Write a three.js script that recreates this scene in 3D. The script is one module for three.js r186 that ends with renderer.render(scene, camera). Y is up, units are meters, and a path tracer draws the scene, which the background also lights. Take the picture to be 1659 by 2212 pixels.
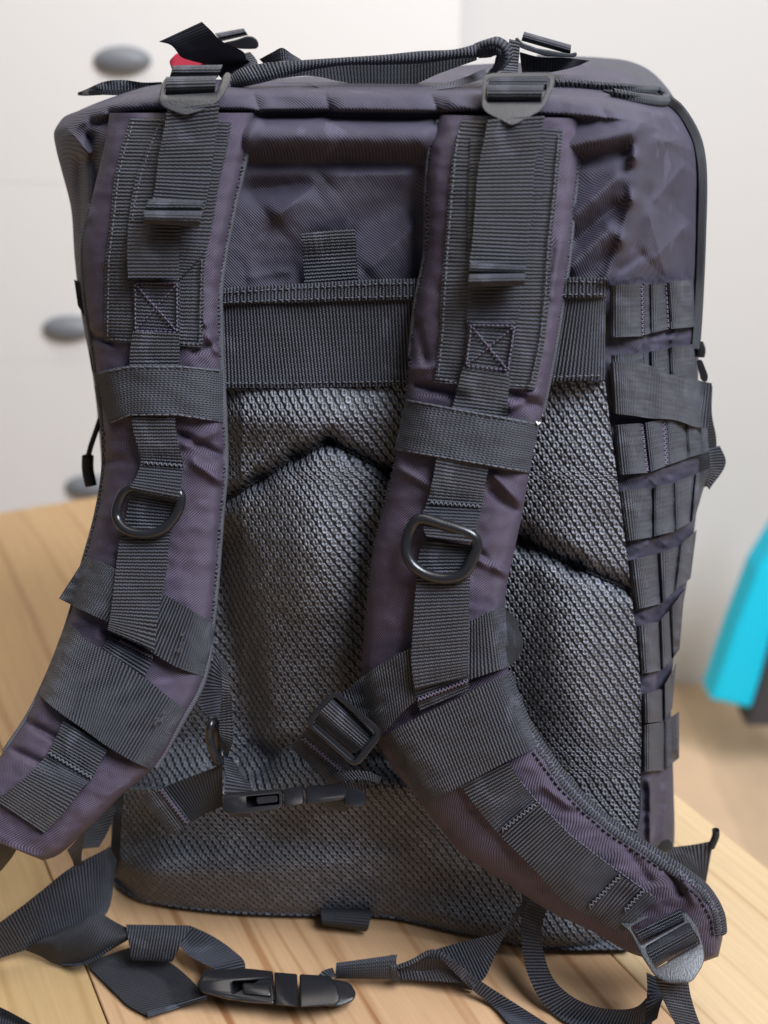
import * as THREE from 'three';
import { RoundedBoxGeometry } from 'three/addons/geometries/RoundedBoxGeometry.js';
import { ImprovedNoise } from 'three/addons/math/ImprovedNoise.js';
import { mergeGeometries, mergeVertices, toCreasedNormals } from 'three/addons/utils/BufferGeometryUtils.js';

// ------------------------------------------------------------------ camera, light, exposure
const scene = new THREE.Scene();
const FOV = 46, PITCH = 21.7;
const camera = new THREE.PerspectiveCamera(FOV, 768 / 1024, 0.02, 30);
camera.position.set(0, 0.51, 0.6);
camera.rotation.set(-PITCH * Math.PI / 180, 0, 0);
camera.focus = 0.635; camera.userData.fStop = 5.3;
camera.updateMatrixWorld(true);
scene.background = new THREE.Color(0.11, 0.122, 0.142);
const renderer = new THREE.WebGLRenderer({ antialias: true });
renderer.toneMapping = THREE.LinearToneMapping;
renderer.toneMappingExposure = 1.05;
renderer.shadowMap.enabled = true;
function unseenLight(x, y, z, tx, ty, tz, w, h, power, color) {
  const l = new THREE.RectAreaLight(color, power, w, h);
  l.position.set(x, y, z); l.lookAt(tx, ty, tz); l.name = 'window_light'; scene.add(l);
}
unseenLight(1.05, 2.0, 1.0, 0.05, 0.25, 0, 1.2, 1.0, 30, 0xeef3ff);     // tall window to the right, behind the photographer
unseenLight(-0.2, 2.1, -0.45, 0, 0.3, -0.6, 2.2, 1.0, 3.5, 0xfff4e8);   // added unseen panel overhead, brightens the wall and the bag's top

// ------------------------------------------------------------------ photograph units to places in the room
// A point is given as where it is seen (x, y in a 1659 x 2212 grid) and how far (m) it stands before the plane of the bag's back.
const GW = 1659, GH = 2212, GF = (GH / 2) / Math.tan(FOV * Math.PI / 360);
const YAW = 9 * Math.PI / 180, TILT = 2.5 * Math.PI / 180;
const EYE = camera.position.clone();
function ray(x, y) { return new THREE.Vector3((x - GW / 2) / GF, -(y - GH / 2) / GF, -1).applyEuler(camera.rotation); }
function onLevel(x, y, h) { const r = ray(x, y); return EYE.clone().addScaledVector(r, (h - EYE.y) / r.y); }
const NRM = new THREE.Vector3(-Math.sin(YAW) * Math.cos(TILT), Math.sin(TILT), Math.cos(YAW) * Math.cos(TILT));
const BASE = onLevel(700, 1982, 0);
const EX = new THREE.Vector3(Math.cos(YAW), 0, Math.sin(YAW)), EY = new THREE.Vector3().crossVectors(NRM, EX);
function P(x, y, d = 0, low = 0.0015) {
  const r = ray(x, y);
  let t = (d + NRM.dot(BASE) - NRM.dot(EYE)) / NRM.dot(r);
  if (r.y < 0) t = Math.min(t, (low - EYE.y) / r.y);
  return EYE.clone().addScaledVector(r, t);
}
function lay(x, y, h) { return onLevel(x, y, h).sub(BASE).dot(NRM); }   // the depth at which a point seen there lies h above the table
const MPX = 0.00026;

// ------------------------------------------------------------------ helpers
const noise = new ImprovedNoise();
const N = (x, y, z = 0) => noise.noise(x, y, z);
const clamp = (x, a = 0, b = 1) => Math.min(b, Math.max(a, x));
const sstep = (a, b, x) => { const t = clamp((x - a) / (b - a)); return t * t * (3 - 2 * t); };
let seed = 7; const rnd = () => { seed = (seed * 1664525 + 1013904223) >>> 0; return seed / 4294967296; };
const used = {};
function numbered(parent, name) {
  const k = (parent ? parent.uuid : '') + name; used[k] = (used[k] ?? -1) + 1;
  return used[k] ? name + '_' + String(used[k]).padStart(3, '0') : name;
}
function group(parent, name) { const g = new THREE.Group(); g.name = numbered(parent, name); parent.add(g); return g; }
function mesh(parent, name, geo, mat, label) {
  const m = new THREE.Mesh(geo, mat); m.name = numbered(parent, name); m.castShadow = m.receiveShadow = true;
  if (label) m.userData.label = label;
  parent.add(m); return m;
}
function top(name, label, category, at, grp) {
  const g = new THREE.Group(); g.name = name; g.position.copy(at); g.userData = { label, category }; if (grp) g.userData.group = grp;
  scene.add(g); return g;
}
const local = (g, geo) => geo.translate(-BASE.x, -BASE.y, -BASE.z);

// a map of how far out things already stand, so that cloth laid over them follows them
const HC = 6, HX0 = -260, HY0 = -60, HWN = 360, HHN = 410;
class HMap {
  constructor() { this.a = new Float32Array(HWN * HHN); this.n = new Float32Array(HWN * HHN); this.done = false; }
  put(x, y, d) {
    const i = Math.round((x - HX0) / HC), j = Math.round((y - HY0) / HC);
    if (i < 0 || j < 0 || i >= HWN || j >= HHN) return;
    const k = j * HWN + i; if (!this.n[k] || d > this.a[k]) this.a[k] = d; this.n[k] = 1;
  }
  finish(grow = 14) {
    const W = HWN; let a = this.a, ok = new Uint8Array(a.length);
    for (let k = 0; k < a.length; k++) if (this.n[k]) ok[k] = 1;
    this.own = ok.slice();
    for (let g = 0; g < grow; g++) {
      const nx = a.slice(), no = ok.slice();
      for (let k = W + 1; k < a.length - W - 1; k++) if (!ok[k]) {
        let s = 0, c = 0; for (const o of [-1, 1, -W, W]) if (ok[k + o]) { s += a[k + o]; c++; }
        if (c) { nx[k] = s / c; no[k] = 1; }
      }
      a = nx; ok = no;
    }
    for (let p = 0; p < 2; p++) {
      const nx = a.slice();
      for (let k = W + 1; k < a.length - W - 1; k++) if (ok[k]) {
        let s = a[k] * 2, c = 2; for (const o of [-1, 1, -W, W]) if (ok[k + o]) { s += a[k + o]; c++; }
        nx[k] = s / c;
      }
      a = nx;
    }
    this.a = a; this.ok = ok; return this;
  }
  get(x, y) {
    const fx = (x - HX0) / HC, fy = (y - HY0) / HC, i = Math.floor(fx), j = Math.floor(fy);
    if (i < 0 || j < 0 || i >= HWN - 1 || j >= HHN - 1) return NaN;
    let s = 0, w = 0;
    for (let b = 0; b < 2; b++) for (let c = 0; c < 2; c++) {
      const k = (j + b) * HWN + i + c; if (!this.ok[k]) continue;
      const q = (b ? fy - j : 1 - fy + j) * (c ? fx - i : 1 - fx + i) + 1e-6; s += q * this.a[k]; w += q;
    }
    return w ? s / w : NaN;
  }
}
function highest(maps, x, y) { let m = NaN; for (const h of maps) { const v = h.get(x, y); if (!(v <= m) && !Number.isNaN(v)) m = v; } return m; }

// Hermite through rows of control values with uneven spacing
function through(vals, hs, sharp) {           // vals: array of arrays; returns f(t) with t in 0..n-1
  const n = vals.length, m = [];
  for (let i = 0; i < n; i++) {
    const a = vals[Math.max(0, i - 1)], b = vals[Math.min(n - 1, i + 1)], c = vals[i];
    if (i === 0 || i === n - 1) m.push(c.map((_, k) => (b[k] - a[k]) / (i === 0 ? hs[0] : hs[n - 2])));
    else m.push(c.map((_, k) => ((c[k] - a[k]) / hs[i - 1] * hs[i] + (b[k] - c[k]) / hs[i] * hs[i - 1]) / (hs[i - 1] + hs[i])));
  }
  return (t) => {
    let i = Math.min(n - 2, Math.floor(t)); const u = t - i, a = vals[i], b = vals[i + 1], h = hs[i];
    if (sharp) return a.map((_, k) => a[k] + (b[k] - a[k]) * u);
    const u2 = u * u, u3 = u2 * u, h0 = 2 * u3 - 3 * u2 + 1, h1 = u3 - 2 * u2 + u, h2 = -2 * u3 + 3 * u2, h3 = u3 - u2;
    return a.map((_, k) => h0 * a[k] + h1 * h * m[i][k] + h2 * b[k] + h3 * h * m[i + 1][k]);
  };
}
// A piece of cloth through rows of points; with thickness. o: on/off (drape), bulge, round, disp, uv, map, sharp, step, thick
function cloth(parent, name, mat, rows, o = {}) {
  const nR = rows.length, nC = rows[0].length, step = o.step ?? 7, thick = o.thick ?? 0.0012;
  const pts = rows.map((r) => r.map((p) => [p[0], p[1], p[2] ?? 0]));
  const dist = (a, b) => Math.max(4, Math.hypot(a[0] - b[0], a[1] - b[1], (a[2] - b[2]) / MPX));
  const hr = [], hc = [];
  for (let i = 0; i < nR - 1; i++) { let s = 0; for (let c = 0; c < nC; c++) s += dist(pts[i][c], pts[i + 1][c]); hr.push(s / nC); }
  for (let c = 0; c < nC - 1; c++) { let s = 0; for (let i = 0; i < nR; i++) s += dist(pts[i][c], pts[i][c + 1]); hc.push(s / nR); }
  const colF = []; for (let c = 0; c < nC; c++) colF.push(through(pts.map((r) => r[c]), hr, o.sharp));
  const ts = (hs) => { const t = [0]; hs.forEach((h, i) => { const k = Math.max(1, Math.ceil(h / step)); for (let j = 1; j <= k; j++) t.push(i + j / k); }); return t; };
  const tv = ts(hr); let tu = ts(hc);
  if (nC === 2) {                               // finer towards the edges so that they can round off
    const k = Math.max(4, Math.ceil(hc[0] / step)); tu = [];
    for (let j = 0; j <= k; j++) tu.push(j / k);
    if (o.round) { const e = Math.min(0.2, 3 / hc[0]); tu.splice(1, 0, e * 0.35, e); tu.splice(tu.length - 1, 0, 1 - e, 1 - e * 0.35); tu = [...new Set(tu)].sort((a, b) => a - b); }
  }
  const V = tv.length, U = tu.length, wid = hc.reduce((a, b) => a + b, 0), len = hr.reduce((a, b) => a + b, 0);
  const pos = new Float32Array(V * U * 2 * 3), uv = new Float32Array(V * U * 2 * 2), G = [];
  for (let j = 0; j < V; j++) {
    const ctrl = colF.map((f) => f(tv[j])), rowF = nC === 2 ? null : through(ctrl, hc, o.sharpC);
    for (let i = 0; i < U; i++) {
      const q = rowF ? rowF(tu[i]) : ctrl[0].map((a, k) => a + (ctrl[1][k] - a) * tu[i]);
      let [x, y, d] = q; const u = tu[i] / (nC - 1), v = tv[j] / (nR - 1);
      if (o.on) { const h = highest(o.on, x, y); if (!Number.isNaN(h)) d += h; }
      d += o.off ?? 0;
      if (o.bulge) d += o.bulge * (1 - Math.pow(Math.abs(2 * u - 1), o.flat ?? 2));
      if (o.disp) d += o.disp(x, y, u, v);
      if (o.round) {
        const rp = o.roundPx ?? 10, e = Math.min(u, 1 - u) * wid; if (e < rp) { const s = 1 - e / rp; d -= o.round * (1 - Math.sqrt(Math.max(0, 1 - s * s))); }
        if (o.roundV) { const e2 = Math.min(o.roundV & 1 ? v : 1, o.roundV & 2 ? 1 - v : 1) * len; if (e2 < rp) { const s = 1 - e2 / rp; d -= o.round * (1 - Math.sqrt(Math.max(0, 1 - s * s))); } }
      }
      if (o.map) o.map.put(x, y, d);
      G.push(P(x, y, d, 0.0015 + thick), P(x, y, d - thick));
    }
  }
  // normals tell which way the back lies; lengths give the texture its real size
  let vAcc = 0; const mid = Math.floor(U / 2) * 2;
  for (let j = 0; j < V; j++) {
    if (j) vAcc += G[(j * U) * 2 + mid].distanceTo(G[((j - 1) * U) * 2 + mid]);
    let tot = 0; const acc = [0];
    for (let i = 1; i < U; i++) { tot += G[(j * U + i) * 2].distanceTo(G[(j * U + i - 1) * 2]); acc.push(tot); }
    for (let i = 0; i < U; i++) for (let s = 0; s < 2; s++) {
      const k = (j * U + i) * 2 + s, p = G[k], at = (s * V * U + j * U + i);
      pos.set([p.x - BASE.x, p.y - BASE.y, p.z - BASE.z], at * 3);
      if (o.uv === 'plane') { const q = p.clone().sub(BASE); uv.set([q.dot(EX), q.dot(EY)], at * 2); }
      else if (o.uv === 'wrap') { const q = p.clone().sub(BASE); uv.set([q.dot(EX) - 0.5 * q.dot(NRM), q.dot(EY) - 0.25 * q.dot(NRM)], at * 2); }
      else if (o.uv === 'pv') { const q = p.clone().sub(BASE); uv.set([q.dot(EX), -vAcc], at * 2); }
      else if (o.uv === 'turn') uv.set([vAcc, acc[i] - tot / 2], at * 2);
      else uv.set([acc[i] - (o.uv === 'left' ? 0 : tot / 2), vAcc], at * 2);
    }
  }
  const idx = [], VU = V * U;
  const quad = (a, b, c, d) => idx.push(a, b, c, a, c, d);
  for (let j = 0; j < V - 1; j++) for (let i = 0; i < U - 1; i++) { const a = j * U + i; quad(a, a + U, a + U + 1, a + 1); quad(VU + a, VU + a + 1, VU + a + U + 1, VU + a + U); }
  const sideStart = idx.length;
  // sides with their own vertices
  const ring = []; for (let i = 0; i < U - 1; i++) ring.push(i); for (let j = 0; j < V - 1; j++) ring.push(j * U + U - 1); for (let i = U - 1; i > 0; i--) ring.push((V - 1) * U + i); for (let j = V - 1; j > 0; j--) ring.push(j * U);
  const sp = [], suv = []; let base = VU * 2;
  for (let r = 0; r < ring.length; r++) {
    const a = ring[r], b = ring[(r + 1) % ring.length];
    for (const k of [a, b, VU + b, VU + a]) { sp.push(pos[k * 3], pos[k * 3 + 1], pos[k * 3 + 2]); suv.push(uv[k * 2], uv[k * 2 + 1]); }
    quad(base, base + 1, base + 2, base + 3); base += 4;
  }
  const g = new THREE.BufferGeometry();
  g.setAttribute('position', new THREE.BufferAttribute(Float32Array.from([...pos, ...sp]), 3));
  g.setAttribute('uv', new THREE.BufferAttribute(Float32Array.from([...uv, ...suv]), 2));
  // orient towards the eye
  const A = G[(Math.floor(V / 2) * U + Math.floor(U / 2)) * 2], jn = Math.min(V - 1, Math.floor(V / 2) + 1), un = Math.min(U - 1, Math.floor(U / 2) + 1);
  const Bv = G[(jn * U + Math.floor(U / 2)) * 2], Cv = G[(Math.floor(V / 2) * U + un) * 2];
  const nn = new THREE.Vector3().crossVectors(Bv.clone().sub(A), Cv.clone().sub(A));
  if (nn.dot(EYE.clone().sub(A)) < 0) for (let k = 0; k < idx.length; k += 3) { const t = idx[k]; idx[k] = idx[k + 1]; idx[k + 1] = t; }
  g.setIndex(idx); g.computeVertexNormals();
  if (o.map && !o.keep) o.map.finish(o.grow);
  return mesh(parent, name, g, mat, o.label);
}
// a strap: rows of [left, right, depth]
function strip(parent, name, mat, rows, o = {}) {
  return cloth(parent, name, mat, rows.map(([l, r, d]) => { const e = Array.isArray(d) ? d : [d ?? 0, d ?? 0]; return [[l[0], l[1], e[0]], [r[0], r[1], e[1]]]; }), o);
}
// webbing rolled round a bar: corners top left, top right, bottom left, bottom right
function roll(parent, name, mat, a, b, c, e, d, rise, o = {}) {
  const rows = []; for (let k = 0; k <= 8; k++) { const t = k / 8, w = (1 - Math.cos(Math.PI * t)) / 2, L = (p, q) => [p[0] + (q[0] - p[0]) * w, p[1] + (q[1] - p[1]) * w]; rows.push([L(a, c), L(b, e), (Array.isArray(d) ? d[0] + (d[1] - d[0]) * t : d) + rise * Math.sin(Math.PI * t)]); }
  return strip(parent, name, mat, rows, { step: 5, ...o });
}
// a plate or frame: outline and holes in picture units, extruded in depth, edges bevelled
function outline(pts, r = 0) {
  const s = new THREE.Shape(), n = pts.length;
  pts.forEach((p, i) => {
    const a = pts[(i + n - 1) % n], b = pts[(i + 1) % n], rr = p[2] ?? r;
    const la = Math.hypot(a[0] - p[0], a[1] - p[1]), lb = Math.hypot(b[0] - p[0], b[1] - p[1]), q = Math.min(rr, la * 0.48, lb * 0.48);
    const s1 = [p[0] + (a[0] - p[0]) * q / la, p[1] + (a[1] - p[1]) * q / la], s2 = [p[0] + (b[0] - p[0]) * q / lb, p[1] + (b[1] - p[1]) * q / lb];
    i ? s.lineTo(...s1) : s.moveTo(...s1);
    if (q > 0.01) s.quadraticCurveTo(p[0], p[1], ...s2);
  });
  s.closePath(); return s;
}
function plate(parent, name, mat, pts, o = {}) {
  const s = outline(pts, o.r ?? 6); for (const h of o.holes ?? []) s.holes.push(outline(h, o.hr ?? 4));
  const b = o.bevel ?? 3;
  let g = new THREE.ExtrudeGeometry(s, { depth: Math.max(0.1, (o.thick ?? 0.003) / MPX - 2 * b), bevelEnabled: true, bevelThickness: b, bevelSize: b, bevelOffset: -b, bevelSegments: 3, curveSegments: 6 });
  g.deleteAttribute('uv'); g.deleteAttribute('normal'); g = mergeVertices(g, 0.001);
  const p = g.attributes.position, d0 = o.d ?? 0;
  const uvs = new Float32Array(p.count * 2);
  for (let i = 0; i < p.count; i++) {
    const x = p.getX(i), y = p.getY(i), d = (typeof d0 === 'function' ? d0(x, y) : d0) + (p.getZ(i) + b) * MPX, w = P(x, y, d).sub(BASE);
    p.setXYZ(i, w.x, w.y, w.z); uvs.set([w.dot(EX), w.dot(EY)], i * 2);
  }
  g.setAttribute('uv', new THREE.BufferAttribute(uvs, 2));
  const ix = g.index.array; for (let k = 0; k < ix.length; k += 3) { const t = ix[k]; ix[k] = ix[k + 1]; ix[k + 1] = t; }
  return mesh(parent, name, toCreasedNormals(g, 0.6), mat, o.label);
}
function cord(parent, name, mat, pts, r, o = {}) {
  const c = new THREE.CatmullRomCurve3(pts.map((p) => { let d = p[2] ?? 0; if (o.on) { const h = highest(o.on, p[0], p[1]); if (!Number.isNaN(h)) d += h; } return P(p[0], p[1], d + (o.off ?? 0)); }), !!o.closed, 'centripetal');
  const L = c.getLength(), g = new THREE.TubeGeometry(c, o.seg ?? Math.max(12, Math.ceil(L / 0.004)), r, o.sides ?? 9, !!o.closed);
  const uvA = g.attributes.uv; for (let i = 0; i < uvA.count; i++) uvA.setXY(i, uvA.getY(i) * 6.28 * r, uvA.getX(i) * L);
  return mesh(parent, name, local(null, g), mat, o.label);
}
// rows of stitches along a line: small raised threads
function stitches(parent, lines, o = {}) {
  const parts = [], pitch = o.pitch ?? 11, len = o.len ?? 7, w = o.w ?? 1.6, rise = o.rise ?? 0.0007;
  const one = (x, y, dx, dy) => {
    const pv = []; const nx = -dy, ny = dx;
    for (const [a, b, z] of [[-.5, -.5, -0.0006], [.5, -.5, -0.0006], [.5, .5, -0.0006], [-.5, .5, -0.0006], [-.38, -.4, 1], [.38, -.4, 1], [.38, .4, 1], [-.38, .4, 1]]) {
      const X = x + dx * len * a + nx * w * 2 * b, Y = y + dy * len * a + ny * w * 2 * b; const h = o.on ? highest(o.on, X, Y) : o.d ?? 0;
      pv.push(P(X, Y, (Number.isNaN(h) ? 0 : h) + (o.off ?? 0) + (z > 0 ? rise : z)).sub(BASE));
    }
    const g = new THREE.BufferGeometry(); g.setAttribute('position', new THREE.BufferAttribute(Float32Array.from(pv.flatMap((v) => v.toArray())), 3));
    const q = []; for (const [a, b, c, d] of [[4, 5, 6, 7], [0, 4, 7, 3], [1, 2, 6, 5], [0, 1, 5, 4], [3, 7, 6, 2]]) q.push(a, c, b, a, d, c); g.setIndex(q); parts.push(g);
  };
  for (const l of lines) for (let i = 0; i < l.length - 1; i++) {
    const [x0, y0] = l[i], [x1, y1] = l[i + 1], L = Math.hypot(x1 - x0, y1 - y0), n = Math.max(1, Math.round(L / pitch)), dx = (x1 - x0) / L, dy = (y1 - y0) / L;
    for (let k = 0; k < n; k++) {
      const t = (k + 0.5) / n, j = (rnd() - 0.5) * 1.4;
      if (o.zig) { const s = k % 2 ? 1 : -1, c = Math.cos(1.05), e = Math.sin(1.05) * s; one(x0 + (x1 - x0) * t, y0 + (y1 - y0) * t, dx * c - dy * e, dy * c + dx * e); }
      else one(x0 + (x1 - x0) * t - dy * j * 0.5, y0 + (y1 - y0) * t + dx * j * 0.5, dx, dy);
    }
  }
  const g = mergeGeometries(parts); g.computeVertexNormals();
  const m = mesh(parent, o.name ?? 'stitching', g, o.mat ?? M.thread); m.userData.kind = 'stuff'; return m;
}

// ------------------------------------------------------------------ materials
const toS = (c) => 255 * (c <= 0.0031308 ? 12.92 * c : 1.055 * Math.pow(Math.min(1, c), 1 / 2.4) - 0.055);
function texture(w, h, f, srgb, sx, sy) {
  const a = new Uint8Array(w * h * 4);
  for (let y = 0; y < h; y++) for (let x = 0; x < w; x++) {
    const v = f(x / w, y / h), o = (y * w + x) * 4;
    if (srgb) { a[o] = toS(v[0]); a[o + 1] = toS(v[1]); a[o + 2] = toS(v[2]); } else a[o] = a[o + 1] = a[o + 2] = 255 * clamp(v);
    a[o + 3] = 255;
  }
  const t = new THREE.DataTexture(a, w, h, THREE.RGBAFormat); t.wrapS = t.wrapT = THREE.RepeatWrapping; t.magFilter = THREE.LinearFilter; t.minFilter = THREE.LinearMipmapLinearFilter; t.generateMipmaps = true;
  if (srgb) t.colorSpace = THREE.SRGBColorSpace; t.repeat.set(1 / sx, 1 / sy); t.needsUpdate = true; return t;
}
const hash = (x, y) => { let h = (x * 374761393 + y * 668265263) | 0; h = Math.imul(h ^ (h >>> 13), 1274126177); return ((h ^ (h >>> 16)) >>> 0) / 4294967296; };
const tileN = (u, v, f, z) => {   // noise that repeats on the unit square
  const s = (a, b) => N(a * f, b * f, z); const w = (t) => t * t * (3 - 2 * t);
  return (s(u, v) * (1 - w(u)) + s(u - 1, v) * w(u)) * (1 - w(v)) + (s(u, v - 1) * (1 - w(u)) + s(u - 1, v - 1) * w(u)) * w(v);
};
const scaleC = (c, k) => [c[0] * k, c[1] * k, c[2] * k];
// grosgrain webbing: ribs across, 112 mm to the tile
const RIBS = 64, WEB = 0.112;
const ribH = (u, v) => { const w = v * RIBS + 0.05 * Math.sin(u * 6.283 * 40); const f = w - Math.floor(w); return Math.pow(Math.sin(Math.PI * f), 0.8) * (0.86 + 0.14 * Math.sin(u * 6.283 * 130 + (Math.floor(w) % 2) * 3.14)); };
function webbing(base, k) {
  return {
    map: texture(1024, 1024, (u, v) => { const r = ribH(u, v), m = 1 + 0.22 * tileN(u, v, 7, 1) + 0.16 * tileN(u, v, 23, 2) + 0.12 * (hash(Math.floor(u * 512), Math.floor(v * RIBS)) - 0.5); const fuzz = hash(Math.floor(u * 1024), Math.floor(v * 1024)) > 0.9992 ? 1.7 : 1; return scaleC(base, (0.06 + k * r * r) * m * fuzz * (1 + 1.1 * sstep(0.22, 0.5, tileN(u, v, 11, 12)) * (0.4 + 0.6 * hash(Math.floor(u * 700), Math.floor(v * 700))))); }, true, WEB, WEB),  // weave tone, plus groove shade between ribs painted into the colour
    bumpMap: texture(1024, 1024, ribH, false, WEB, WEB),
  };
}
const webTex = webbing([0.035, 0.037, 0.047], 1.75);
// twill nylon, 96 mm to the tile
const TW = 58;
const twH = (u, v) => { const a = (u + v) * TW, f = a - Math.floor(a); const c = Math.sin((u - v) * 6.283 * 96); return Math.pow(Math.sin(Math.PI * f), 0.9) * (0.8 + 0.2 * c); };
const nyBump = texture(1024, 1024, twH, false, 0.096, 0.096);
function nylonMap(base) { return texture(1024, 1024, (u, v) => scaleC(base, (0.22 + 1.2 * twH(u, v)) * (1 + 0.9 * sstep(0.3, 0.5, tileN(u, v, 8, 15)) * hash(Math.floor(u * 800), Math.floor(v * 300)) + 0.18 * tileN(u, v, 5, 3) + 0.12 * tileN(u, v, 19, 4) + 0.2 * (hash(Math.floor(u * 1024), Math.floor(v * 1024)) - 0.5))), true, 0.096, 0.096); }
// open spacer mesh: ovals of knitted yarn in offset rows
const MX = 16, MY = 22;
function meshCell(u, v) {
  let y = v * MY, x = u * MX; const jy = Math.floor(y); let best = 0;
  for (let b = -1; b <= 1; b++) for (let a = -1; a <= 1; a++) {
    const r = jy + b, cx = Math.floor(x - (r & 1) * 0.5) + 0.5 + (r & 1) * 0.5 + a, cy = r + 0.5, ww = ((r % MY) + MY) % MY;
    const ex = x - cx + 0.16 * (y - cy), ey = y - cy, wx = 0.40 * (1 - 0.22 * ey), q = Math.sqrt((ex / wx) ** 2 + (ey / 0.80) ** 2);
    const slit = Math.exp(-((ex / 0.10) ** 2) - ((ey - 0.05) / 0.42) ** 2);
    const loop = sstep(1.05, 0.62, q) * (1 - 0.62 * slit) * (0.88 + 0.2 * Math.sin(ey * 9 + cx * 2.7 + cy));
    best = Math.max(best, loop * (0.72 + 0.5 * hash(((Math.floor(cx) % MX) + MX) % MX, ww)));
  }
  return best;
}
const meshH = (u, v) => meshCell(u, v);
const spTex = {
  map: texture(1024, 1024, (u, v) => { const h = meshH(u, v); return scaleC([0.165, 0.173, 0.198], (0.02 + 1.05 * h) * (1 + 0.2 * tileN(u, v, 9, 5) + 0.3 * (hash(Math.floor(u * 1024), Math.floor(v * 1024)) - 0.5))); }, true, 0.076, 0.080),
  bumpMap: texture(1024, 1024, meshH, false, 0.076, 0.080),
};
// elastic: close knit
const elH = (u, v) => 0.5 + 0.3 * Math.sin(u * 6.283 * 26) * Math.sin(v * 6.283 * 22 + Math.floor(u * 52) % 2 * 1.57) + 0.2 * Math.sin(u * 6.283 * 44);
const elTex = { map: texture(512, 512, (u, v) => scaleC([0.050, 0.054, 0.066], (0.35 + 0.95 * elH(u, v)) * (1 + 0.5 * (hash(Math.floor(u * 512), Math.floor(v * 512)) - 0.5))), true, 0.05, 0.05), bumpMap: texture(512, 512, elH, false, 0.05, 0.05) };
const dustBump = texture(256, 256, (u, v) => 0.5 + 0.25 * tileN(u, v, 30, 6) + 0.25 * (hash(Math.floor(u * 256), Math.floor(v * 256)) - 0.5), false, 0.03, 0.03);
const std = (o) => new THREE.MeshPhysicalMaterial({ roughness: 0.75, ...o });
const M = {
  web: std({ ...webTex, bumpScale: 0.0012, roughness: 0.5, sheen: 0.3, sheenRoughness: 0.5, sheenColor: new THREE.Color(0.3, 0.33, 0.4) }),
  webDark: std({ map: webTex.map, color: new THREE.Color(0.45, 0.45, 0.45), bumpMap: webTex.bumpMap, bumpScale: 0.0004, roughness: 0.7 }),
  nylon: std({ map: nylonMap([0.066, 0.060, 0.086]), bumpMap: nyBump, bumpScale: 0.0004, roughness: 0.58, specularIntensity: 0.65 }),
  nylonStrap: std({ map: nylonMap([0.070, 0.054, 0.083]), bumpMap: nyBump, bumpScale: 0.0004, roughness: 0.52, specularIntensity: 0.8 }),
  nylonGrey: std({ map: nylonMap([0.07, 0.07, 0.084]), bumpMap: nyBump, bumpScale: 0.0004, roughness: 0.6 }),
  spacer: std({ ...spTex, bumpScale: 0.0012, roughness: 0.42, sheen: 0.2, sheenRoughness: 0.4, sheenColor: new THREE.Color(0.5, 0.55, 0.65) }),
  elastic: std({ ...elTex, bumpScale: 0.0010, roughness: 0.8 }),
  thread: std({ color: new THREE.Color(0.085, 0.088, 0.105), roughness: 0.6 }),
  threadDark: std({ color: new THREE.Color(0.042, 0.042, 0.05), roughness: 0.7 }),
  threadPurple: std({ color: new THREE.Color(0.12, 0.098, 0.145), roughness: 0.6 }),
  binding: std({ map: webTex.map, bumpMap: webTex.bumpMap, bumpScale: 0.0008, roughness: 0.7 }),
  plastic: std({ color: new THREE.Color(0.012, 0.012, 0.014), roughness: 0.25, bumpMap: dustBump, bumpScale: 0.00005 }),
  plasticMatt: std({ color: new THREE.Color(0.026, 0.028, 0.032), roughness: 0.38, bumpMap: dustBump, bumpScale: 0.0003 }),
  lining: std({ color: new THREE.Color(0.012, 0.012, 0.014), roughness: 0.8 }),
  red: std({ color: new THREE.Color(0.42, 0.025, 0.045), roughness: 0.55 }),
};

// ------------------------------------------------------------------ the place: wall, floor, cabinet, table
const wallMat = new THREE.MeshStandardMaterial({ color: new THREE.Color(0.665, 0.65, 0.615), roughness: 0.9 });
const wall = mesh(scene, 'wall', new THREE.BoxGeometry(7, 3.6, 0.12).translate(0.6, 1.05, -1.66), wallMat); wall.userData = { kind: 'structure' };
const floorTex = texture(512, 512, (u, v) => { const b = Math.floor(u * 4), k = 0.9 + 0.2 * hash(b, 3) + 0.12 * tileN(u, v, 4, 8) + 0.1 * tileN(u * 1, v, 24, 9); return scaleC([0.62, 0.44, 0.275], k); }, true, 0.8, 1.6);
const floorG = new THREE.PlaneGeometry(8, 6).rotateX(-Math.PI / 2).translate(0, -0.75, 0); { const a = floorG.attributes.uv; for (let i = 0; i < a.count; i++) a.setXY(i, a.getX(i) * 8, a.getY(i) * 6); }
const floor = mesh(scene, 'floor', floorG, new THREE.MeshStandardMaterial({ map: floorTex, roughness: 0.55 })); floor.userData = { kind: 'structure' };

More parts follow.
